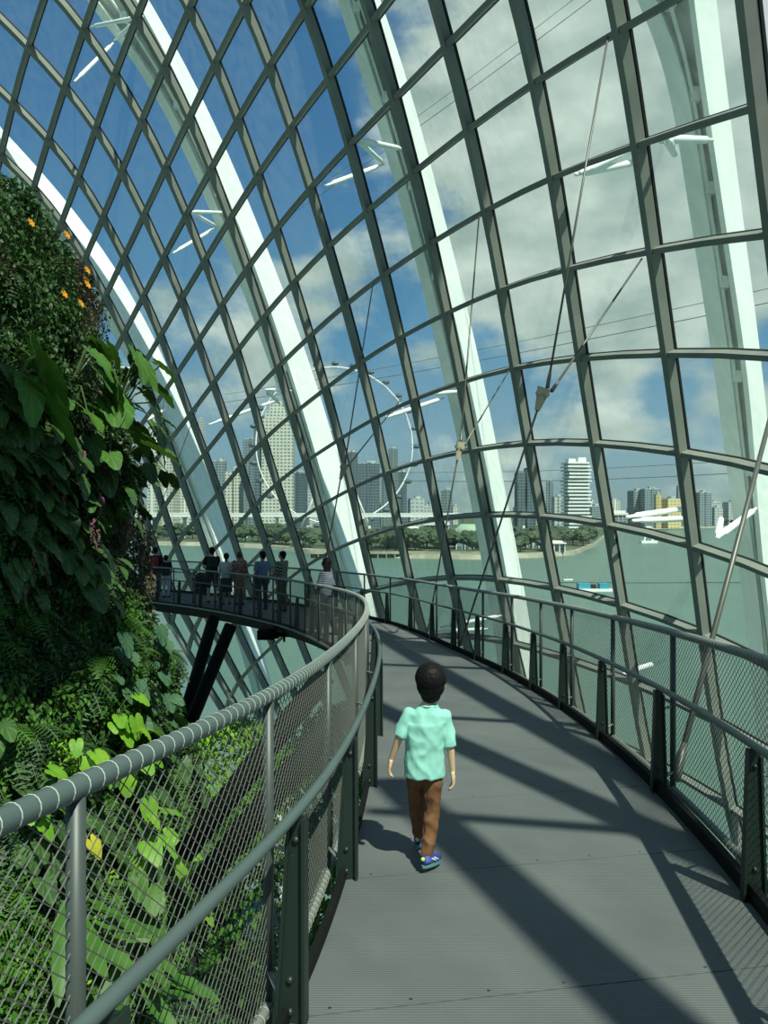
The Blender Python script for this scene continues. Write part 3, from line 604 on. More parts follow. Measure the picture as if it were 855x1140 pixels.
# distant guy wires outside the glass
for i,(a,b,l) in enumerate([((330,235),(900,-185),'thin wire crossing the upper panes high above the right arch'),((250,448),(1000,307),'thin wire crossing outside the panes level with the big clouds'),((430,535),(1000,516),'thin wire strung outside just above the waterfront towers')]):
    A=hit(*a,1.3);B=hit(*b,1.3); mb=MB(); tt=np.linspace(0,1,12)
    mb.tube([A+(B-A)*t+np.array([0,0,-.25*math.sin(PI*t)]) for t in tt],.016,4); mb.tube([A+(B-A)*t+np.array([0,0,.45-.25*math.sin(PI*t)]) for t in tt],.012,4)
    o=mb.build('guy_wire',M['cable']); tag(o,l,'wire')

# ================================================================ WATER, LAND, CITY
M['water']=mat('green_bay_water',(.085,.15,.118),.35,bump=(.6,.25,.3),var=(.02,(.10,.17,.132),.3,.7),spec=.12)
M['land']=mat('park_grass',(.05,.08,.03),.9,var=(.02,(.12,.13,.08),.5,.65))
M['bank']=mat('stone_bank',(.34,.33,.25),.9,var=(.1,(.22,.23,.16),.4,.6))
WZ=-25.35
mb=MB(); mb.add([(-9000,40,WZ),(9000,40,WZ),(9000,15000,WZ),(-9000,15000,WZ),(-300,-60,WZ),(300,-60,WZ)],[(0,4,5,1,2,3)])
tag(mb.build('bay_water',M['water']),'green water of the bay below the dome',kind='structure')
shore=[(-400,607),(100,607),(165,607),(240,608),(300,611),(345,616),(425,621),(525,623),(600,621),(640,618),(662,608),(672,599),(684,593),(700,590),(760,588),(900,587),(1300,586)]
sp=[]
for x,y in shore: d=27*F/(y-570); sp.append(((x-427.5)/F*d,d))
mb=MB(); k=len(sp); z1=WZ+2.4
vs=[(x,y,WZ-.3) for x,y in sp]+[(x*1.004,y*1.006,z1) for x,y in sp]+[(x*1.03,y*1.03,z1+.2) for x,y in sp]+[(x*9000/y,9000,z1) for x,y in sp]
mb.add(vs,[(i,i+1,k+i+1,k+i) for i in range(k-1)]+[(k+i,k+i+1,2*k+i+1,2*k+i) for i in range(k-1)],1); mb.add(vs,[(2*k+i,2*k+i+1,3*k+i+1,3*k+i) for i in range(k-1)],0)
tag(mb.build('far_bank',[M['land'],M['bank']]),'far shore of the bay with stone edge and park',kind='structure')

FAC={}  # pale greyish wall colours stand in for distance haze
def facade(name,wall,win,sx,sz,frac=.62,vert=.55):
    m=mat(name,wall,.6,spec=.25); nt=m.node_tree; b=nt.nodes['Principled BSDF']
    g=nt.nodes.new('ShaderNodeTexCoord'); s=nt.nodes.new('ShaderNodeSeparateXYZ'); nt.links.new(g.outputs['Object'],s.inputs[0])
    def m_(op,a,b_=None):
        n=nt.nodes.new('ShaderNodeMath'); n.operation=op
        for i,x in enumerate((a,b_)):
            if x is None: continue
            if isinstance(x,(int,float)): n.inputs[i].default_value=x
            else: nt.links.new(x,n.inputs[i])
        return n.outputs[0]
    xy=m_('ADD',s.outputs['X'],s.outputs['Y'])
    a=m_('LESS_THAN',m_('FRACT',m_('DIVIDE',xy,sx)),frac); c=m_('LESS_THAN',m_('FRACT',m_('DIVIDE',s.outputs['Z'],sz)),vert)
    f=m_('MULTIPLY',a,c); mx=nt.nodes.new('ShaderNodeMixRGB'); nt.links.new(f,mx.inputs[0]); mx.inputs[1].default_value=(*wall,1); mx.inputs[2].default_value=(*win,1)
    nt.links.new(mx.outputs[0],b.inputs['Base Color']); return m
FAC['white']=facade('cream_tower_facade',(.52,.54,.45),(.15,.19,.19),4.5,4.2,.6,.5)
FAC['grey']=facade('grey_tower_facade',(.20,.26,.27),(.08,.12,.14),5,4,.7,.55)
FAC['dark']=facade('dark_glass_facade',(.12,.17,.19),(.05,.08,.10),4,4,.75,.7)
FAC['pale']=facade('pale_block_facade',(.42,.46,.44),(.20,.25,.26),6,5,.6,.5)
FAC['yellow']=facade('yellow_block_facade',(.62,.52,.24),(.30,.28,.18),6,5,.5,.4)
FAC['balc']=mat('white_balcony_concrete',(.72,.76,.72),.6)
FAC['glassd']=mat('dark_balcony_glass',(.10,.15,.16),.3)  # even dark colour for the wall behind the balcony slabs
def prism(mb,c,w,d,z0,z1,mi=0,rz=0): mb.box((c[0],c[1],(z0+z1)/2),(w/2,d/2,(z1-z0)/2),rz,mi)
def tower(x0,x1,yt,d,st,label,style='block',group=None,rz=None):
    cx=((x0+x1)/2-427.5)/F*d; w=(x1-x0)/F*d; zt=1.65-(yt-570)/F*d; zb=WZ+2.3; dep=w*.7+8
    rz=random.uniform(-.25,.25) if rz is None else rz
    wv=w/(abs(math.cos(rz))+dep/w*abs(math.sin(rz))) ; dep=dep*wv/w
    root=empty('tower_block' if zt-zb>45 else 'low_building',(cx,d,zb),rz); tag(root,label,'building',group)
    H=zt-zb; B=lambda m,n,ma: m.build(n,ma,root)
    f=FAC[st]
    if style=='block':
        m=MB(); prism(m,(0,0),wv,dep,0,H); B(m,'wall',f)
        m=MB(); prism(m,(0,0),wv*.9,dep*.9,H,H+1.2); prism(m,(wv*.12,0),wv*.4,dep*.4,H,H+4.5); B(m,'roof_plant',FAC['pale'])
        if H>45:
            m=MB(); prism(m,(0,-dep/2-.4),wv*.14,1.4,0,H+2); B(m,'stair_core',FAC['balc'] if st=='white' else f)
    elif style=='crown':
        m=MB(); prism(m,(0,0),wv,dep,0,H*.86); B(m,'wall',f)
        m=MB(); prism(m,(0,0),wv*.78,dep*.78,H*.86,H*.92); prism(m,(0,0),wv*.52,dep*.52,H*.92,H*.97); prism(m,(0,0),wv*.25,dep*.25,H*.97,H); B(m,'stepped_crown',f)
        m=MB(); prism(m,(-wv*.62,2),wv*.3,dep*.8,0,H*.93*.95); B(m,'side_wing',FAC['dark'])
    elif style=='slabs':
        m=MB(); prism(m,(0,0),wv*.8,dep*.8,0,H-4); B(m,'wall',FAC['glassd'])
        n=int(H/4.2)
        for i in range(n):
            s=1+.06*math.sin(i*1.9); m=MB(); prism(m,(wv*.03*math.sin(i*.9),0),wv*s,dep*s,i*4.2+1.5,i*4.2+3.6); B(m,'balcony_slab',FAC['balc'])
        m=MB(); prism(m,(-wv*.25,0),wv*.3,dep*.5,H-4,H+1); prism(m,(wv*.2,0),wv*.35,dep*.5,H-4,H+2.5); B(m,'roof_plant',FAC['balc'])
    elif style=='twin':
        for s in(-1,1):
            m=MB(); prism(m,(s*wv*.26,0),wv*.44,dep,0,H-(6 if s<0 else 0)); B(m,'wing',f)
        m=MB(); prism(m,(0,2),wv*.2,dep*.6,0,H*.9); B(m,'link_core',FAC['dark'])
    return root
tower(166,178,462,1000,'white','cream apartment tower nearest the planted wall, left of the far left arch')
tower(178,198,505,1050,'white','wide cream apartment block beside the taller tower at far left')
tower(200,214,522,1100,'white','cream apartment block half behind the far left arch')
tower(220,228,467,1500,'pale','slim pale tower rising alone into the sky behind the far left arch')
tower(236,252,514,1100,'grey','grey glass block left of two white fin towers',rz=.1)
tower(252,270,520,1000,'white','pair of white fin towers between the left arches','twin')
tower(272,290,490,1150,'grey','grey glass building left of the tall crowned tower')
tower(292,328,447,950,'white','tall cream tower with stepped crown inside the observation wheel outline','crown',rz=.06)
tower(326,342,527,1100,'dark','dark glass slab right of the tall crowned tower')
tower(343,356,545,1200,'pale','short pale block behind the tall middle arch')
tower(362,373,480,1300,'grey','slim grey tower just right of the tall middle arch, inside the wheel')
tower(386,398,504,1250,'dark','dark narrow tower left of the ribbed office block inside the wheel')
tower(398,423,517,1050,'dark','broad dark ribbed office block near the wheel hub',rz=.05)
tower(424,432,528,1300,'grey','grey slab between the ribbed office block and the pointed tower')
tower(432,443,500,1350,'grey','grey tower near the right rim of the wheel')
tower(443,453,526,1200,'dark','dark block touching the right rim of the wheel')
tower(454,472,556,1000,'pale','low white building right of the observation wheel')
tower(490,504,546,1100,'grey','square grey block left of the central arch')
tower(574,594,521,1000,'dark','dark twin apartment towers left of the white balconied tower','twin',rz=.0)
tower(608,616,537,1150,'grey','narrow grey tower just left of the white balconied tower')
tower(615,626,554,1100,'pale','low pale block touching the white balconied tower')
tower(627,655,512,900,'balc','white round-cornered tower with stacked balconies','slabs',rz=.1)
tower(700,716,547,1300,'grey','grey slab block left of the yellow towers')
tower(714,733,545,1280,'grey','broad grey slab block touching the yellow tower')
tower(729,735,551,1150,'yellow','slim yellow tower at the end of the grey slab blocks')
tower(736,756,556,1150,'yellow','wide yellow and grey apartment block')
tower(753,766,541,1300,'grey','grey tower behind the yellow apartment block')
tower(773,790,549,1300,'grey','grey tower seen beside the right arch')
for i in range(34):
    x=random.uniform(345,850); w=random.uniform(6,16); tower(x,x+w,random.uniform(557,566),random.uniform(1250,1500),random.choice(['pale','grey','pale','white']),'low hazy block in the distant skyline strip above the bay','block','hazy low blocks along the distant skyline')
# elevated road
d=720; root=empty('highway_bridge',((330-427.5)/F*d,d,WZ)); tag(root,'long pale highway bridge on columns behind the park trees','bridge')
xa,xb=(120-427.5)/F*d-root.location.x,(600-427.5)/F*d-root.location.x
mb=MB(); mb.box(((xa+xb)/2,0,23.6),((xb-xa)/2,7,1.3)); mb.box(((xa+xb)/2,-7,25.4),((xb-xa)/2,.2,.6)); mb.build('road_deck',FAC['balc'],root)
for i in range(14):
    x=xa+(i+.5)/14*(xb-xa); mb=MB(); mb.box((x,0,12.3),(1.1,2,10.2)); mb.box((x,0,21.6),(1.4,6,.8)); mb.build('column',FAC['balc'],root)
# observation wheel
WD=765; wc=at(373,496,WD); WR=87/F*WD
root=empty('observation_wheel',(wc[0],wc[1],WZ+2)); tag(root,'giant white observation wheel with dark capsules beyond the bay','ferris wheel')
base=np.array(root.location); yaw=.12; ux=np.array([math.cos(yaw),math.sin(yaw),0]); uz=np.array([0,0,1.]); un=np.array([-math.sin(yaw),math.cos(yaw),0])
for off in(-2,2):
    pts=[wc+un*off+WR*(math.cos(t)*ux+math.sin(t)*uz) for t in np.linspace(0,2*PI,97)]
    local(MB().tube(pts,.62,6,cap=False),base).build('rim',M['arch'],root,True)
mb=MB()
for i in range(56):
    t=2*PI*i/56; t2=t+2*PI/112; mb.tube([wc+un*-2+WR*(math.cos(t)*ux+math.sin(t)*uz),wc+un*2+WR*(math.cos(t2)*ux+math.sin(t2)*uz)],.28,4)
local(mb,base).build('rim_lattice',M['arch'],root)
for i in range(28):
    t=2*PI*i/28; mb=MB(); mb.tube([wc,wc+(WR-.5)*(math.cos(t)*ux+math.sin(t)*uz)],.07,3); local(mb,base).build('spoke',M['cable'],root)
    p=wc+(WR+4)*(math.cos(t)*ux+math.sin(t)*uz)
    c=local(MB().ball(p,3.2,6,0,(1.25,.9,.75)),base).build('capsule',FAC['dark'],root,True)
local(MB().tube([wc-un*5,wc+un*5],2.2,12),base).build('hub',M['arch'],root,True)
for s in(-1,1):
    for q in(-1,1): local(MB().tube([wc+un*5*q,wc+un*14*q+ux*s*38-uz*(wc[2]-WZ-2)],1.2,8),base).build('support_leg',M['arch'],root,True)
# trees on the bank
M['crown']=mat('park_tree_leaves',(.028,.052,.022),.8,var=(.25,(.065,.10,.04),.4,.65)); M['bark']=mat('bark',(.10,.075,.05),.9)
def crown_mesh(seed,rough=.25):
    bm=bmesh.new(); rnd=random.Random(seed)
    for i in range(7):
        c=Vector((rnd.uniform(-.5,.5),rnd.uniform(-.4,.4),rnd.uniform(-.15,.35))); r=rnd.uniform(.35,.6)
        res=bmesh.ops.create_icosphere(bm,subdivisions=3,radius=r,matrix=Matrix.Translation(c))
        for v in res['verts']:
            q=v.co*3.5; v.co+= (v.co-c).normalized()*(noise.noise(q)*rough+noise.noise(q*3)*rough*.6)*r*1.6
    me=bpy.data.meshes.new('crown'); bm.to_mesh(me); bm.free(); me.materials.append(M['crown']); return me
CR=[crown_mesh(s) for s in range(4)]
trk=MB().tube([(0,0,-1.6),(.04,0,-.8),(0,0,.1)],[.07,.05,.03],6); trk_me=trk.build('trunk',M['bark']); tme=trk_me.data; bpy.data.objects.remove(trk_me)
def tree(x,yb,d,hpx,label,group,zb=None,name='park_tree'):
    hm=hpx/F*d; zb=WZ+2.4 if zb is None else zb; X=(x-427.5)/F*d
    root=empty(name,(X,d,zb),random.uniform(0,6)); tag(root,label,'tree',group); s=hm/1.9
    c=bpy.data.objects.new('crown',random.choice(CR)); COL.objects.link(c); c.parent=root; c.scale=(s*1.25,s*1.25,s*.85); c.location=(0,0,hm*.6)
    t=bpy.data.objects.new('trunk',tme); COL.objects.link(t); t.parent=root; t.scale=(s,s,s*.75); t.location=(0,0,hm*.55)
def shore_d(x):
    xs=[p[0] for p in shore]; ys=[p[1] for p in shore]; return 27*F/(np.interp(x,xs,ys)-570)
for i in range(130):
    x=random.uniform(120,565); d=shore_d(x)*random.uniform(1.04,1.22); tree(x,0,d,random.uniform(13,24)*560/d,'round leafy park tree on the far left bank below the highway bridge','trees on the left bank of the bay')
for i in range(52):
    x=random.uniform(572,672); d=shore_d(x)*random.uniform(1.04,1.5); tree(x,0,d,random.uniform(13,24)*460/d,'dense green tree on the park headland right of the central arch','trees on the headland')
for i in range(26):
    x=random.uniform(676,850); d=shore_d(x)*random.uniform(1.03,1.15); tree(x,0,d,random.uniform(9,14)*1100/d*.75,'small far tree along the opposite shore at right','trees on the far right shore')
# pavilions, pier, barges, boats
def lowb(x0,x1,y0,y1,d,col,label,name='pavilion',dome=False):
    X0,X1=(x0-427.5)/F*d,(x1-427.5)/F*d; z0=WZ+2.3; z1=1.65-(y0-570)/F*d; cx=(X0+X1)/2; w=X1-X0
    root=empty(name,(cx,d,z0)); tag(root,label,'building'); H=max(z1-z0,2)
    if dome: MB().tube([(-w/2,0,H*.62),(-w*.3,0,H*.66),(w*.3,0,H*.66),(w/2,0,H*.62)],[H*.15,H*.38,H*.38,H*.15],10).build('roof',mat('roof_paint',col,.6),root,True)
    else:
        mb=MB(); mb.box((0,0,H*.88),(w/2,6,H*.07)); mb.box((w*.1,1,H*1.02),(w*.3,4,H*.07)); mb.build('roof',mat('roof_paint',col,.6),root)
    mb=MB(); mb.box((0,1,H*.4),(w*.46,4.5,H*.4)); mb.build('wall',FAC['grey'],root)
    for i in range(5): MB().tube([(-w*.45+i*w*.225,-5,0),(-w*.45+i*w*.225,-5,H*.85)],.35,6).build('column',FAC['balc'],root)
lowb(426,470,588,602,520,(.7,.72,.66),'low white pavilion roof among trees below the wheel')
lowb(470,500,580,592,600,(.62,.66,.6),'flat white pavilion roof left of the central arch')
lowb(505,548,584,604,500,(.30,.42,.30),'green rounded roof hall left of the central arch','hall',True)
lowb(570,600,592,606,520,(.30,.13,.11),'red brown roofed hall right of the central arch','hall',True)
lowb(602,628,603,612,470,(.7,.7,.62),'small cream pavilion on the park headland')
lowb(676,698,570,578,1200,(.7,.7,.66),'long pale shed on the far right shore','shed')
d=445; mb=MB(); x0,x1=(345-427.5)/F*d,(572-427.5)/F*d; root=empty('promenade_wall',((x0+x1)/2,d,WZ)); tag(root,'long pale promenade wall along the water below the park','wall'); L=(x1-x0)/2
mb.box((0,0,3.2),(L,1,.8)); mb.build('coping',M['bank'],root); mb=MB(); mb.box((0,1,1.3),(L,.6,1.3)); mb.build('wall',M['land'],root)
for i in range(24): MB().tube([(-L+i*L/12,-.6,0),(-L+i*L/12,-.6,2.6)],.35,5).build('pile',M['bank'],root)
M['blue']=mat('turquoise_tarpaulin',(.03,.28,.38),.6)
bp_=at(660,659,260); bp_[2]=WZ; root=empty('work_barge',bp_); tag(root,'small barge with two turquoise boxes afloat near the glass','boat')
MB().box((0,0,.4),(6,2.5,.4)).build('hull',M['arch'],root); MB().box((-3.2,0,1.7),(2,1.6,.9)).build('crate',M['blue'],root); MB().box((3.6,0,1.7),(1.6,1.6,.9)).build('crate',M['blue'],root); MB().box((.2,0,1.5),(.8,1,.7)).build('engine',M['dark'],root)
def boat(px,py,s,label):
    d=27*F/(py-570); p=((px-427.5)/F*d,d,WZ); root=empty('boat',p,.2); tag(root,label,'boat')
    mb=MB(); vs=[(-s,-s*.3,0),(s*.8,-s*.3,0),(s*1.2,0,0),(s*.8,s*.3,0),(-s,s*.3,0)]; vs+= [(x*1.05,y*1.1,s*.3) for x,y,_ in vs]
    mb.add(vs,[(0,1,2,3,4),(9,8,7,6,5)]+[(i,(i+1)%5,(i+1)%5+5,i+5) for i in range(5)]); mb.build('hull',M['arch'],root)
    MB().box((-s*.1,0,s*.5),(s*.4,s*.22,s*.22)).build('cabin',FAC['grey'],root)
boat(722,604,4.5,'white boat on the open water right of the headland, farthest of the boats')
p=at(722,600,660); root=empty('pontoon_crane',(p[0],p[1],WZ)); tag(root,'white pontoon with raised legs standing on the open water','pontoon')
MB().box((0,0,1),(7,3,1)).build('hull',M['arch'],root)
for s in(-1,1): MB().tube([(s*3.5,0,2),(s*1.8,0,14)],.7,6).build('leg',M['arch'],root)
MB().box((0,0,14),(2.6,1,.6)).build('platform',M['arch'],root)
boat(632,646,1.8,'tiny white boat on the float line near the right arches, left one'); boat(775,649,1.8,'tiny white boat on the float line nearest the right edge')
mb=MB(); a=27*F/79
for i in range(90):
    x=(600+i*2.5-427.5)/F*a; mb.ball((x,a+math.sin(i*.1)*2,WZ+.1),.16,3)
mb.tube([((600-427.5)/F*a,a,WZ+.08),((825-427.5)/F*a,a,WZ+.08)],.07,4); tag(mb.build('float_line',M['dark']),'long line of dark floats strung across the bay','float line')

# ================================================================ PLANTED MOUNTAIN
MX,MY=-10.,12.
MZ=[-25.5,-7.4,-4.4,-2.8,-1.4,-.4,.85,2.1,3.1,4.4,5.3,6.0,6.6,7.3,8.2,9.3,10.0]
MR=[10.5,7.95,7.05,6.55,6.35,6.0,5.45,5.45,5.6,5.15,4.75,4.55,4.2,3.55,2.6,1.2,.05]
def Rm(z,th=0):
    return float(np.interp(z,MZ,MR))+.22*noise.noise(Vector((math.cos(th)*4,math.sin(th)*4,z*.7)))
M['soil']=mat('mossy_dark_rock',(.012,.018,.010),.95,var=(2,(.03,.045,.018),.4,.65),bump=(3,.6,.1))
zs=np.r_[np.linspace(-25.5,-8,8),np.linspace(-7.5,10,60)]; na=90; mb=MB(); vs=[]
for z in zs:
    for j in range(na):
        th=2*PI*j/na; r=max(.03,Rm(z,th)); vs.append((MX+r*math.cos(th),MY+r*math.sin(th),z))
mb.add(vs,[(i*na+j,i*na+(j+1)%na,(i+1)*na+(j+1)%na,(i+1)*na+j) for i in range(len(zs)-1) for j in range(na)])
tag(mb.build('planted_rock',M['soil'],None,True),'steep dark planted rock wall inside the dome',kind='structure')
def mhit(px,py):
    d=np.array([(px-427.5)/F,1,-(py-570)/F])
    best=None
    for Y in np.arange(4,16,.04):
        p=CAM+d*Y; q=math.hypot(p[0]-MX,p[1]-MY)-Rm(p[2],math.atan2(p[1]-MY,p[0]-MX))
        if best is None or q<best[0]: best=(q,p)
        if q<0: return p
    return best[1]
LM={}
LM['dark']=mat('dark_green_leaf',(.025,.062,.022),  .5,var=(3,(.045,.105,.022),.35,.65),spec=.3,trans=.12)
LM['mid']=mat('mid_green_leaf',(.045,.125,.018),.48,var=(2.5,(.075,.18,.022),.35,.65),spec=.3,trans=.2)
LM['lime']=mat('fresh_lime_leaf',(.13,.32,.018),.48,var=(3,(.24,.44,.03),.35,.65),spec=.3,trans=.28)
LM['blue']=mat('blue_green_leaf',(.03,.085,.045),.55,var=(3,(.055,.12,.065),.35,.65),spec=.25,trans=.1)
LM['brown']=mat('reddish_brown_leaf',(.07,.05,.03),.6,var=(4,(.13,.10,.06),.35,.65),trans=.15)
LM['yellow']=mat('yellow_leaf',(.55,.50,.04),.45,trans=.3)
def veins(m,k=11):
    nt=m.node_tree; b=nt.nodes['Principled BSDF']; lk=b.inputs['Base Color'].links[0]; src=lk.from_socket
    a=nt.nodes.new('ShaderNodeAttribute'); a.attribute_name='leaf_uv'; s=nt.nodes.new('ShaderNodeSeparateXYZ'); nt.links.new(a.outputs['Vector'],s.inputs[0])
    def q(op,x,y=None):
        n=nt.nodes.new('ShaderNodeMath'); n.operation=op
        for i,v in enumerate((x,y)):
            if v is None: continue
            if isinstance(v,(int,float)): n.inputs[i].default_value=v
            else: nt.links.new(v,n.inputs[i])
        return n.outputs[0]
    c=q('ABSOLUTE',q('COSINE',q('MULTIPLY',s.outputs['X'],PI*k/2))); f=q('MULTIPLY',q('POWER',c,14),q('LESS_THAN',.02,s.outputs['Y'])); f=q('MULTIPLY',f,.45)
    mx=nt.nodes.new('ShaderNodeMixRGB'); nt.links.new(f,mx.inputs[0]); nt.links.new(src,mx.inputs[1]); mx.inputs[2].default_value=(.16,.24,.08,1); nt.links.new(mx.outputs[0],b.inputs['Base Color'])
for k_ in('dark','mid','lime','blue'): veins(LM[k_])
LM['stem']=mat('green_stem',(.06,.09,.03),.6); LM['pink']=mat('dusty_pink_petal',(.30,.11,.17),.6,trans=.2); LM['orange']=mat('orange_petal',(.85,.33,.02),.6,trans=.25)
HR_T=[0,15,35,60,85,110,130,150,165,176,180]; HR_R=[1,.80,.62,.53,.50,.51,.52,.47,.37,.16,.06]
def leaf(mb,M4,L,W,kind='heart',mi=0,nu=3,nt_=7,fold=.14,droop=.3,wav=.02):
    if kind=='heart':
        na=26; rings=(.3,.65,1.0); o=len(mb.v); vs=[M4@Vector((0,0,0))]; mb.uv[o]=(0,.0)
        for q in rings:
            for j in range(na):
                th=-PI+2*PI*j/na+PI/na; r=np.interp(abs(math.degrees(th)),HR_T,HR_R)*L*.78*q
                x=math.sin(th)*r*W/L/.95; y=math.cos(th)*r
                z=fold*1.3*abs(x)-droop*L*(y/L)**2+(.022*L*math.cos(th*11)*q if q>.5 else 0)-.10*L*(q**3)*(abs(x)/L)
                mb.uv[o+len(vs)]=(th/PI,q); vs.append(M4@Vector((x,y,z)))
        fs=[(0,1+j,1+(j+1)%na) for j in range(na) if j!=na-1]+[(1+r_*na+j,1+(r_+1)*na+j,1+(r_+1)*na+(j+1)%na,1+r_*na+(j+1)%na) for r_ in(0,1) for j in range(na) if j!=na-1]
        mb.add([tuple(v) for v in vs],fs,mi); return
    vs=[]
    for i in range(nt_+1):
        t=i/nt_
        w=max(.03,math.sin(PI*(t*.96+.03))**.55) if kind=='strap' else max(.03,math.sin(PI*(t*.95+.04)))
        for j in range(-nu,nu+1):
            u=j/nu; y=t*L; x=u*w*W/2
            z=fold*abs(x)-droop*L*t*t+wav*L*math.sin(9*t*PI*.7+abs(u)*3.0)*abs(u)
            vs.append(tuple(M4@Vector((x,y,z))))
    n=2*nu+1
    mb.add(vs,[(i*n+j,i*n+j+1,(i+1)*n+j+1,(i+1)*n+j) for i in range(nt_) for j in range(n-1)],mi)
def rot(yaw,pitch,roll=0): return Matrix.Rotation(yaw,4,'Z')@Matrix.Rotation(pitch,4,'X')@Matrix.Rotation(roll,4,'Y')
# prototypes: outward is +Y
def clump(seed,n,L,spread,matl,kind='heart',wr=.85,reach=(.25,.6),pitch=(-1.3,-.3)):
    r=random.Random(seed); fo=MB(); st=MB()
    for i in range(n):
        yaw=r.uniform(-1.35,1.35); rr=r.uniform(*reach)*spread; e=Vector((math.sin(yaw)*rr,math.cos(yaw)*rr*.8+.1,r.uniform(-.5,.75)*spread))
        l=L*r.uniform(.65,1.15); M4=Matrix.Translation(e)@rot(-yaw*.8+r.uniform(-.3,.3),r.uniform(*pitch),r.uniform(-.4,.4))
        leaf(fo,M4,l,l*wr,kind)
        mid=e*.5+Vector((0,.02,.10*spread)); st.tube([(0,0,-.1),tuple(mid),tuple(e)],[.012*L/.4,.009*L/.4,.006*L/.4],5)
    return fo,st,matl
def fern(seed,n,L,matl):
    r=random.Random(seed); fo=MB(); st=MB()
    for i in range(n):
        yaw=r.uniform(-1.4,1.4); up=r.uniform(-.3,.9); l=L*r.uniform(.7,1.1); P=[]
        for k in range(13):
            t=k/12; P.append(Vector((math.sin(yaw)*l*t*.8,math.cos(yaw)*l*t*.7+.05,up*l*t*.8-l*.75*t*t)))
        st.tube([tuple(p) for p in P],.004,3)
        for k in range(2,13):
            d=(P[k]-P[k-1]).normalized(); s=d.cross(Vector((0,0,1))).normalized(); w=l*.24*math.sin(PI*(k/13)**.8)+.01
            for sg in(-1,1):
                a=P[k];b=a+s*sg*w+d*w*.25-Vector((0,0,w*.15)); fo.add([a-d*.012,a+d*.018,b+d*.004,b-d*.006],[(0,1,2,3)])
    return fo,st,matl
def bush(seed,n,R,l,matl,flow=None,hang=0):
    r=random.Random(seed); fo=MB(); st=MB(); fl_=[]
    for i in range(n):
        v=Vector((r.gauss(0,1),r.gauss(0,1),r.gauss(0,1))).normalized()*R*r.uniform(.55,1)**.6; v.y=abs(v.y)*.75; v.z-=hang*r.random()*R
        M4=Matrix.Translation(v)@rot(r.uniform(-PI,PI),r.uniform(-1.4,.6),r.uniform(-.6,.6)); ll=l*r.uniform(.6,1.25)
        leaf(fo,M4,ll,ll*.55,'oval',0,1,3,.2,.25,0)
        if i%9==0: st.tube([(0,0,0),tuple(v*.5+Vector((0,0,.03))),tuple(v)],[.008,.006,.003],4)
    if flow:
        for i in range(flow[0]):
            v=Vector((r.gauss(0,1),abs(r.gauss(0,1))+.5,r.gauss(0,1))).normalized()*R*1.0; v.y=abs(v.y)*.8+.10; fb=MB(); fl_.append(fb)
            if flow[2]=='ball':
                for k in range(7):
                    a=2*PI*k/7; M4=Matrix.Translation(v)@Matrix.Rotation(-1.2,4,'X')@rot(a,.45); leaf(fb,M4,flow[1],flow[1]*.6,'oval',0,1,3)
            else:
                for k in range(26):
                    t=k/26; c=v+Vector((r.uniform(-.03,.03),r.uniform(-.03,.03)+.04,-t*flow[1]*5)); fb.ball(c,flow[1]*.22*(1.2-t*.6),3)
    return fo,st,matl,fl_,flow
def vine(seed,n,L,l,matl):
    r=random.Random(seed); fo=MB(); st=MB()
    for i in range(n):
        x=r.uniform(-.35,.35); y=r.uniform(.02,.25); P=[(x+math.sin(k*.7+i)*.05,y+.03*math.sin(k),.3-L*k/10*r.uniform(.8,1)) for k in range(11)]; st.tube(P,.004,3)
        for p in P:
            for q in range(3):
                M4=Matrix.Translation(Vector(p)+Vector((r.uniform(-.05,.05),r.uniform(0,.06),r.uniform(-.05,.05))))@rot(r.uniform(-1.4,1.4),r.uniform(-1.5,-.3)); leaf(fo,M4,l*r.uniform(.6,1.2),l*.6,'oval',0,1,3)
    return fo,st,matl
PROTO={}
def proto(key,name,t,flname='flower',flm=None):
    parts=[('foliage',t[0].build('foliage',LM[t[2]],None,True))]
    if t[1].v: parts.append(('stem',t[1].build('stem',LM['stem'])))
    if len(t)>3:
        for fb in t[3]: parts.append((flname,fb.build(flname,LM[flm])))
    out_=[(n,o.data) for n,o in parts]
    for n,o in parts: bpy.data.objects.remove(o)
    PROTO.setdefault(key,[]).append((name,out_))
for s in(1,2,3):
    proto('philo','philodendron',clump(s,11,.52,1.0,'mid')); proto('philod','philodendron',clump(s+10,10,.42,.9,'dark'))
    proto('lime','taro_plant',clump(s+20,6,.40,.75,'lime')); proto('blue','begonia_plant',clump(s+30,9,.30,.6,'blue',wr=1.0))
    proto('fern','fern',fern(s,16,.62,'mid')); proto('fernd','fern',fern(s+5,16,.6,'dark'))
    proto('bush','leafy_shrub',bush(s,330,.42,.075,'mid')); proto('bushd','leafy_shrub',bush(s+3,330,.45,.08,'dark')); proto('bushl','leafy_shrub',bush(s+6,260,.36,.065,'lime'))
    proto('vine','trailing_vine',vine(s,10,1.2,.08,'mid')); proto('vineb','trailing_vine',vine(s+4,14,1.3,.075,'brown')); proto('vined','trailing_vine',vine(s+8,12,1.3,.08,'dark'))
proto('orange','flowering_shrub',bush(40,520,.62,.075,'dark',(7,.06,'ball')),'flower','orange')
proto('pink','flowering_shrub',bush(41,300,.42,.085,'dark',(4,.07,'rac')),'flower','pink')
proto('twig','twiggy_shrub',bush(42,420,.55,.06,'brown')); proto('strap','bird_nest_fern',clump(50,7,1.0,.7,'mid','strap',.22,(.1,.3),(-.9,.3)))
proto('yl','taro_plant',clump(60,2,.36,.4,'yellow')); proto('big','philodendron',clump(71,5,.95,.6,'mid','heart',.6,(.2,.5),(-1.35,-.8)))
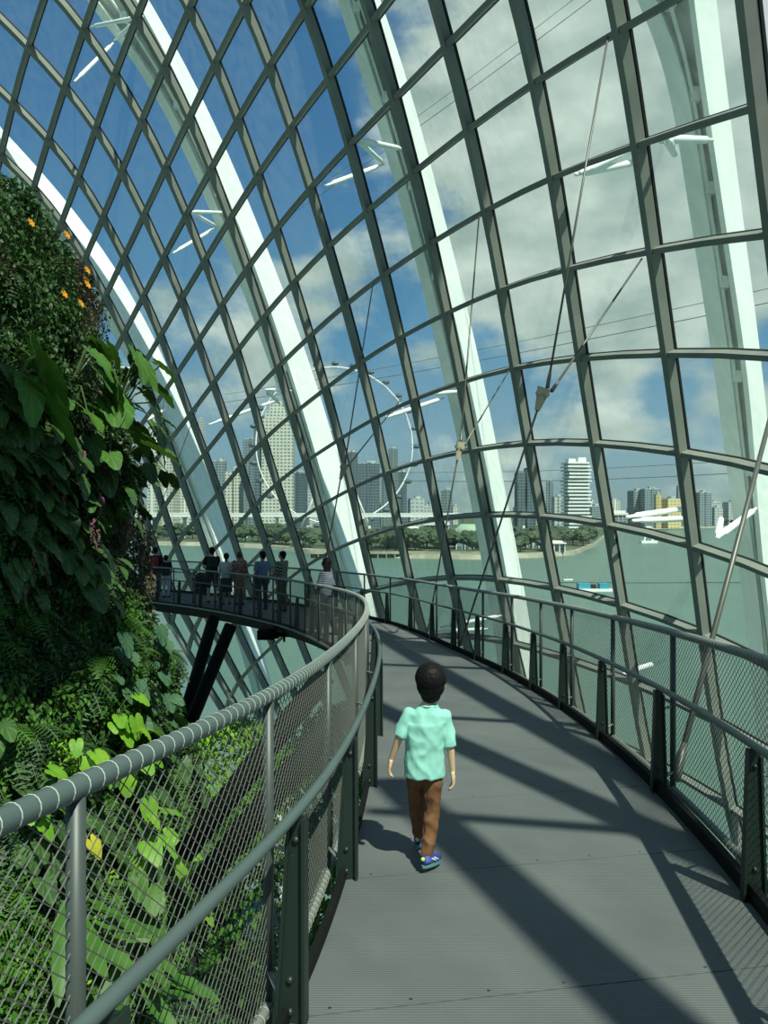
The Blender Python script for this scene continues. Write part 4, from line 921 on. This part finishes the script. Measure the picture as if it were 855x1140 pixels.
def plant(key,p,label,cat,group=None,sc=1.0,out=0.0,rz=None,var=None):
    name,parts=PROTO[key][(random.randrange(len(PROTO[key])) if var is None else var%len(PROTO[key]))]
    n=np.array([p[0]-MX,p[1]-MY]); n/=np.linalg.norm(n)
    root=empty(name,(p[0]+n[0]*out,p[1]+n[1]*out,p[2]),math.atan2(n[1],n[0])-PI/2+(random.uniform(-.5,.5) if rz is None else rz)); tag(root,label,cat,group)
    for nm,me in parts:
        o=bpy.data.objects.new(nm,me); COL.objects.link(o); o.parent=root; o.scale=(sc,sc,sc)
    return root
def pp(key,px,py,label,cat,group=None,sc=1.0,out=0.,**k): return plant(key,mhit(px,py),label,cat,group,sc,out,**k)
# singled-out plants, read off the photograph
pp('orange',38,300,'shrub with orange flowers near the top of the planted wall','shrub',sc=1.25)
pp('twig',75,320,'twiggy reddish shrub leaning out beside the orange flowers','shrub',sc=.95)
pp('bushd',14,235,'dark shrub at the very top of the planted wall','shrub',sc=1.2)
pp('big',-12,420,'long bright leaves at the left edge of the planted wall','philodendron',sc=1.0,out=.5)
pp('philo',62,420,'large-leaved philodendron below the orange flowers','philodendron',sc=1.15,out=.25,var=0)
pp('philo',100,470,'philodendron with the biggest drooping leaves halfway up the wall','philodendron',sc=1.3,out=.3,var=1)
pp('philod',125,440,'darker philodendron on the upper outline of the wall','philodendron',sc=1.1,out=.1,var=0)
pp('philod',148,500,'philodendron whose leaves stick out against the glass','philodendron',sc=1.1,out=.1,var=1)
pp('philod',110,560,'dark philodendron under the big drooping leaves','philodendron',sc=1.0,out=.1,var=2)
pp('pink',50,520,'shrub with hanging pink flowers, topmost of the pink ones','shrub',sc=1.0,out=.15)
pp('pink',70,570,'shrub with the densest hanging pink flowers','shrub',sc=1.0,out=.15)
pp('pink',12,630,'shrub with pale pink flowers at the left edge','shrub',sc=.8,out=.15)
for i,(x,y) in enumerate([(140,580),(152,610),(135,640),(150,660),(120,600)]): pp('vineb',x,y,'brown trailing creeper hanging on the edge of the planted wall','creeper','brown creepers on the wall edge',1.0)
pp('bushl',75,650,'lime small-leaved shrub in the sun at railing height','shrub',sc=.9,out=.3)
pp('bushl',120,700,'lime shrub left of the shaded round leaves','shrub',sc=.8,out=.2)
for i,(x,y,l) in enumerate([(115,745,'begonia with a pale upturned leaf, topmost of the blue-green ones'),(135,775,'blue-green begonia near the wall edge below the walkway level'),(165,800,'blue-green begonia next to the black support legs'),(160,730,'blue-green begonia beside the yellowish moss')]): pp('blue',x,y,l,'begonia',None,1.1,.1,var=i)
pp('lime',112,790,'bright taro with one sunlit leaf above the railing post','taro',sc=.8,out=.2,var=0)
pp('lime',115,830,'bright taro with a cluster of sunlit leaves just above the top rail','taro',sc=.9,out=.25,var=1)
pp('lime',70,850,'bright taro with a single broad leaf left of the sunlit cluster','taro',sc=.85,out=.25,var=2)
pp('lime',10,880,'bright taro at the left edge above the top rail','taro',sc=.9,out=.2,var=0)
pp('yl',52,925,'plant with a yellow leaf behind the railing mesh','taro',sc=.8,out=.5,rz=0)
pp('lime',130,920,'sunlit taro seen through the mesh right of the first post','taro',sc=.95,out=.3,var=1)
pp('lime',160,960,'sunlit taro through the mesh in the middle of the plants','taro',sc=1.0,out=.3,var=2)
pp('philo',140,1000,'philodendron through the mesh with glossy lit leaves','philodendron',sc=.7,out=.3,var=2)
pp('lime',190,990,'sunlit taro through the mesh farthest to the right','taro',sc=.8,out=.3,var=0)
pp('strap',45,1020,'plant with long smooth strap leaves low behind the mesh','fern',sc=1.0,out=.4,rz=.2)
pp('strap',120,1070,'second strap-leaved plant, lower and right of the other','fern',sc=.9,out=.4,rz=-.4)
# generic cover
def zone(keys,n,x0,x1,y0,y1,sc=(.7,1.1)):
    nm={'philo':('green philodendron among the wall plants','philodendron'),'philod':('dark philodendron among the wall plants','philodendron'),'lime':('small bright taro low on the planted wall','taro'),'blue':('small begonia among the wall plants','begonia'),'fern':('green fern on the planted wall','fern'),'fernd':('dark fern on the planted wall','fern'),'bush':('small-leaved green shrub on the planted wall','shrub'),'bushd':('small-leaved dark shrub on the planted wall','shrub'),'bushl':('small-leaved lime shrub on the planted wall','shrub'),'vine':('green vine trailing down the planted wall','vine'),'vined':('dark vine trailing down the planted wall','vine'),'twig':('brown twiggy shrub on the planted wall','shrub')}
    for i in range(n):
        k=random.choice(keys); x=random.uniform(x0,x1); y=random.uniform(y0,y1)
        d=np.array([(x-427.5)/F,1,-(y-570)/F]); p=mhit(x,y)
        q=math.hypot(p[0]-MX,p[1]-MY)-Rm(p[2],math.atan2(p[1]-MY,p[0]-MX))
        if q>.15: continue
        plant(k,p,nm[k][0],nm[k][1],nm[k][0].replace(nm[k][1],nm[k][1]+'s',1),random.uniform(*sc))
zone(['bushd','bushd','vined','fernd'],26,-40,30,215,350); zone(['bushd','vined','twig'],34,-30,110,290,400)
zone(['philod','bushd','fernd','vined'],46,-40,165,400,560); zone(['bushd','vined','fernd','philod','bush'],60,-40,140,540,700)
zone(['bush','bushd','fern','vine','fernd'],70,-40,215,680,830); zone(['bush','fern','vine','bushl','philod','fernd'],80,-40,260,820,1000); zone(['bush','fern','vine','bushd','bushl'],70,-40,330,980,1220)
# moss and ground cover nobody could count
def cover(name,matl,n,zr,l,label):
    fo=MB()
    for i in range(n):
        z=random.uniform(*zr); th=random.uniform(-2.3,.75); r=Rm(z,th)+random.uniform(-.02,.14); 
        M4=Matrix.Translation((MX+r*math.cos(th),MY+r*math.sin(th),z))@rot(th-PI/2+random.uniform(-1.1,1.1),random.uniform(-1.5,.3),random.uniform(-.6,.6)); ll=l*random.uniform(.5,1.3)
        vs=[M4@Vector(v) for v in ((0,0,0),(-ll*.3,ll*.45,.1*ll),(0,ll,-.3*ll),(ll*.3,ll*.45,.1*ll))]; fo.add([tuple(v) for v in vs],[(0,1,2),(0,2,3)])
    tag(fo.build(name,LM[matl]),label,'ground cover',kind='stuff')
cover('creeping_foliage','dark',42000,(-8,9.6),.12,'dense dark creeping leaves covering the planted wall')
cover('moss_leaves','dark',14000,(-9,.6),.10,'dense dark green small leaves on the lower planted wall')  # darkened leaf colour also puts in the shadows between the plants
cover('dry_leaves','brown',5000,(-1,7),.09,'scattered brown leaves on the upper planted wall')
# trees on the garden floor below the walkway
for (x,y,Y,h,l) in [(262,860,17,2.6,'yellow-green tree top below the walkway beside the black legs'),(350,905,15,3.0,'leafy tree top below the walkway seen through the left mesh'),(300,1000,13,2.8,'green tree top low beneath the diagonal struts'),(390,830,19,2.4,'small tree top below the walkway near the right end of the left mesh')]:
    p=at(x,y,Y); root=empty('garden_tree',(p[0],p[1],-25)); tag(root,l,'tree')
    fo=MB(); R_=h*.62
    for i in range(2600):
        v=Vector((random.gauss(0,1),random.gauss(0,1),random.gauss(0,1))).normalized()*R_*random.uniform(.35,1)**.5; v.z*=.75
        M4=Matrix.Translation(v)@rot(random.uniform(-PI,PI),random.uniform(-1.2,.5)); ll=random.uniform(.1,.22)
        fo.add([tuple(M4@Vector(q)) for q in ((0,0,0),(-ll*.3,ll*.45,.03),(0,ll,-.03),(ll*.3,ll*.45,.03))],[(0,1,2,3)])
    o=fo.build('crown',LM['lime' if 'yellow' in l else 'mid'],root); o.location=(0,0,p[2]+25)
    MB().tube([(0,0,0),(.2,.1,8),(0,0,p[2]+25)],[.28,.18,.06],8).build('trunk',M['bark'],root)
mb=MB(); mb.add([(-22,-8,-25.2),(6,-8,-25.2),(6,24,-25.2),(-22,24,-25.2)],[(0,1,2,3)]); tag(mb.build('floor_2',M['land']),'planted ground far below the walkway',kind='structure')
# added unseen slabs overhead, placed to shade the planted wall and far bend
for (pts,w,l) in [([(-3,-12),(1,-8.6),(2.5,-6),(3.0,-4)],3.8,'added unseen slab that shades the planted wall'),([(3.2,.5),(4.0,3),(4.6,6),(4.0,10),(2.0,14)],6.6,'added unseen slab that shades the far bend')]:
    P=spline(pts,30); nn=np.zeros((30,3)); nn[:,2]=1
    root=empty('shade_slab',(P[0][0],P[0][1],26)); tag(root,l,'shade slab')
    P3=np.c_[P-P[0],np.zeros(30)]; MB().bar(P3,nn,w,-.4,0).build('deck',M['dark'],root)  # slab body, added to cast shade from out of view
    sN=nrm2(P,1)
    for s in(-1,1): MB().tube(np.c_[P-P[0]+sN*s*w*.48,np.full(30,1.1)],.03,6).build('handrail',M['railpaint'],root,True)

# ================================================================ sky, sun, camera
def world():
    w=bpy.data.worlds.new('sky'); SC.world=w; w.use_nodes=True; nt=w.node_tree; nt.nodes.clear()
    out_=nt.nodes.new('ShaderNodeOutputWorld'); bg=nt.nodes.new('ShaderNodeBackground'); nt.links.new(bg.outputs[0],out_.inputs[0])
    tc=nt.nodes.new('ShaderNodeTexCoord'); G=tc.outputs['Generated']
    def math_(op,a,b=None,c=None):
        n=nt.nodes.new('ShaderNodeMath'); n.operation=op
        for i,x in enumerate((a,b,c)):
            if x is None: continue
            if isinstance(x,(int,float)): n.inputs[i].default_value=x
            else: nt.links.new(x,n.inputs[i])
        return n.outputs[0]
    sp=nt.nodes.new('ShaderNodeSeparateXYZ'); nt.links.new(G,sp.inputs[0])
    z=math_('MAXIMUM',sp.outputs['Z'],0.0)
    r=nt.nodes.new('ShaderNodeValToRGB'); e=r.color_ramp.elements
    e[0].position=0; e[0].color=(.30,.40,.42,1); e[1].position=1; e[1].color=(.035,.11,.27,1)
    for p,c in((.08,(.27,.44,.56)),(.22,(.13,.32,.55)),(.45,(.065,.20,.44))):
        x=e.new(p); x.color=(*c,1)
    nt.links.new(z,r.inputs[0])
    # clouds
    mp=nt.nodes.new('ShaderNodeMapping'); mp.inputs['Scale'].default_value=(1,1,1.9); nt.links.new(G,mp.inputs[0])
    n=nt.nodes.new('ShaderNodeTexNoise'); n.inputs['Scale'].default_value=5.5; n.inputs['Detail'].default_value=9; n.inputs['Roughness'].default_value=.55; nt.links.new(mp.outputs[0],n.inputs['Vector'])
    acc=n.outputs['Fac']
    def blob(px,py,rad,amt):
        nonlocal acc
        d=np.array([(px-427.5)/F,1,-(py-570)/F]); d/=np.linalg.norm(d)
        v=nt.nodes.new('ShaderNodeVectorMath'); v.operation='DISTANCE'; nt.links.new(G,v.inputs[0]); v.inputs[1].default_value=tuple(d)
        mr=nt.nodes.new('ShaderNodeMapRange'); mr.interpolation_type='SMOOTHSTEP'; mr.inputs[1].default_value=0; mr.inputs[2].default_value=rad; mr.inputs[3].default_value=amt; mr.inputs[4].default_value=0
        nt.links.new(v.outputs['Value'],mr.inputs[0]); acc=math_('ADD',acc,mr.outputs[0])
    for b in BLOBS: blob(*b)
    mr=nt.nodes.new('ShaderNodeMapRange'); mr.interpolation_type='SMOOTHSTEP'; mr.inputs[1].default_value=.52; mr.inputs[2].default_value=.72; nt.links.new(acc,mr.inputs[0])
    n2=nt.nodes.new('ShaderNodeTexNoise'); n2.inputs['Scale'].default_value=9; n2.inputs['Detail'].default_value=6; nt.links.new(mp.outputs[0],n2.inputs['Vector'])
    cr=nt.nodes.new('ShaderNodeValToRGB'); cr.color_ramp.elements[0].position=.35; cr.color_ramp.elements[0].color=(.40,.50,.49,1); cr.color_ramp.elements[1].position=.7; cr.color_ramp.elements[1].color=(.80,.86,.82,1)
    nt.links.new(n2.outputs['Fac'],cr.inputs[0])
    mx=nt.nodes.new('ShaderNodeMixRGB'); nt.links.new(mr.outputs[0],mx.inputs[0]); nt.links.new(r.outputs[0],mx.inputs[1]); nt.links.new(cr.outputs[0],mx.inputs[2])
    nt.links.new(mx.outputs[0],bg.inputs[0]); bg.inputs[1].default_value=SKY
BLOBS=[(370,320,.10,.2),(590,350,.13,.22),(640,230,.16,.2),(690,460,.09,.22),(520,300,.05,.15),(230,350,.2,.16),(470,490,.08,.12),(340,470,.12,.1),(640,470,.12,.12),(620,60,.42,.30),(800,250,.35,.24),(820,100,.3,.2),(120,150,.40,-.2),(60,60,.3,-.2),(330,110,.2,-.12),(560,260,.06,-.1),(420,560,.5,.05),(640,340,.05,-.15),(560,430,.1,-.12),(730,430,.07,-.15)]
SKY=.92
world()
az=(0.47,-0.88); h=math.hypot(*az); el=math.radians(55.5)
SUND=np.array([az[0]/h*math.cos(el),az[1]/h*math.cos(el),math.sin(el)])
sl=bpy.data.lights.new('sun','SUN'); sl.energy=6.6; sl.angle=math.radians(.6); sl.color=(1,.985,.88)
so_=bpy.data.objects.new('sun',sl); COL.objects.link(so_); so_.location=(10,-10,30)
so_.rotation_euler=Vector(-SUND).to_track_quat('-Z','Y').to_euler()
# rest of the dome frame, behind and above the camera: only the beams whose shade falls on the walkway
def deckpt(px,py):
    Y=1394/(py-633); return np.array([(px-427.5)/F*Y,Y,float(zdeck(Y))])
def up_to_dome(p):
    R=ER; o=(p-EC)/R; dd=SUND/R; A=dd@dd;B=o@dd;C=o@o-1; return p+SUND*((-B+math.sqrt(B*B-A*C))/A)
rear=empty('window_2',(0,0,0)); tag(rear,'steel beams of the dome behind and above the viewer',kind='structure')
for (a,b,w) in [((491,905),(762,1140),.20),((455,800),(720,915),.22),((440,722),(680,845),.26),((503,908),(701,923),.11),((485,799),(599,805),.10),((450,745),(640,752),.12)]:
    A=deckpt(*a);B=deckpt(*b); d=B-A; A=A-d*.35; B=B+d*.6
    P=np.array([up_to_dome(A+(B-A)*t) for t in np.linspace(0,1,8)])
    MB().bar(P,nrm_at(P),w,-.3,0).build('steel_rib',M['grid'],rear)
mb=MB()
for (a0,a1,e0,e1) in [(-2.4,.04,.0,1.5),(.06,3.0,1.02,1.5)]:
    na_,ne=int((a1-a0)/.08),int((e1-e0)/.08)
    A_,E_=np.meshgrid(np.linspace(a0,a1,na_+1),np.linspace(e0,e1,ne+1)); V=np.stack([np.cos(E_)*np.cos(A_),np.cos(E_)*np.sin(A_),np.sin(E_)],-1)*(ER+.1)+EC
    w_=na_+1; mb.add(V.reshape(-1,3),[(i*w_+j,i*w_+j+1,(i+1)*w_+j+1,(i+1)*w_+j) for i in range(ne) for j in range(na_)])
mb.build('glass_pane',M['glass'],rear)
cam=bpy.data.cameras.new('camera'); cam.sensor_fit='VERTICAL'; cam.sensor_height=24; cam.lens=24*F/1140; cam.clip_end=20000; cam.clip_start=.05
co=bpy.data.objects.new('camera',cam); COL.objects.link(co); co.location=tuple(CAM); co.rotation_euler=(PI/2,0,0); SC.camera=co
SC.view_settings.view_transform='Standard'; SC.view_settings.look='None'; SC.view_settings.gamma=1; SC.view_settings.exposure=0; SC.view_settings.use_curve_mapping=False
SC.cycles.transparent_max_bounces=16; SC.cycles.max_bounces=6
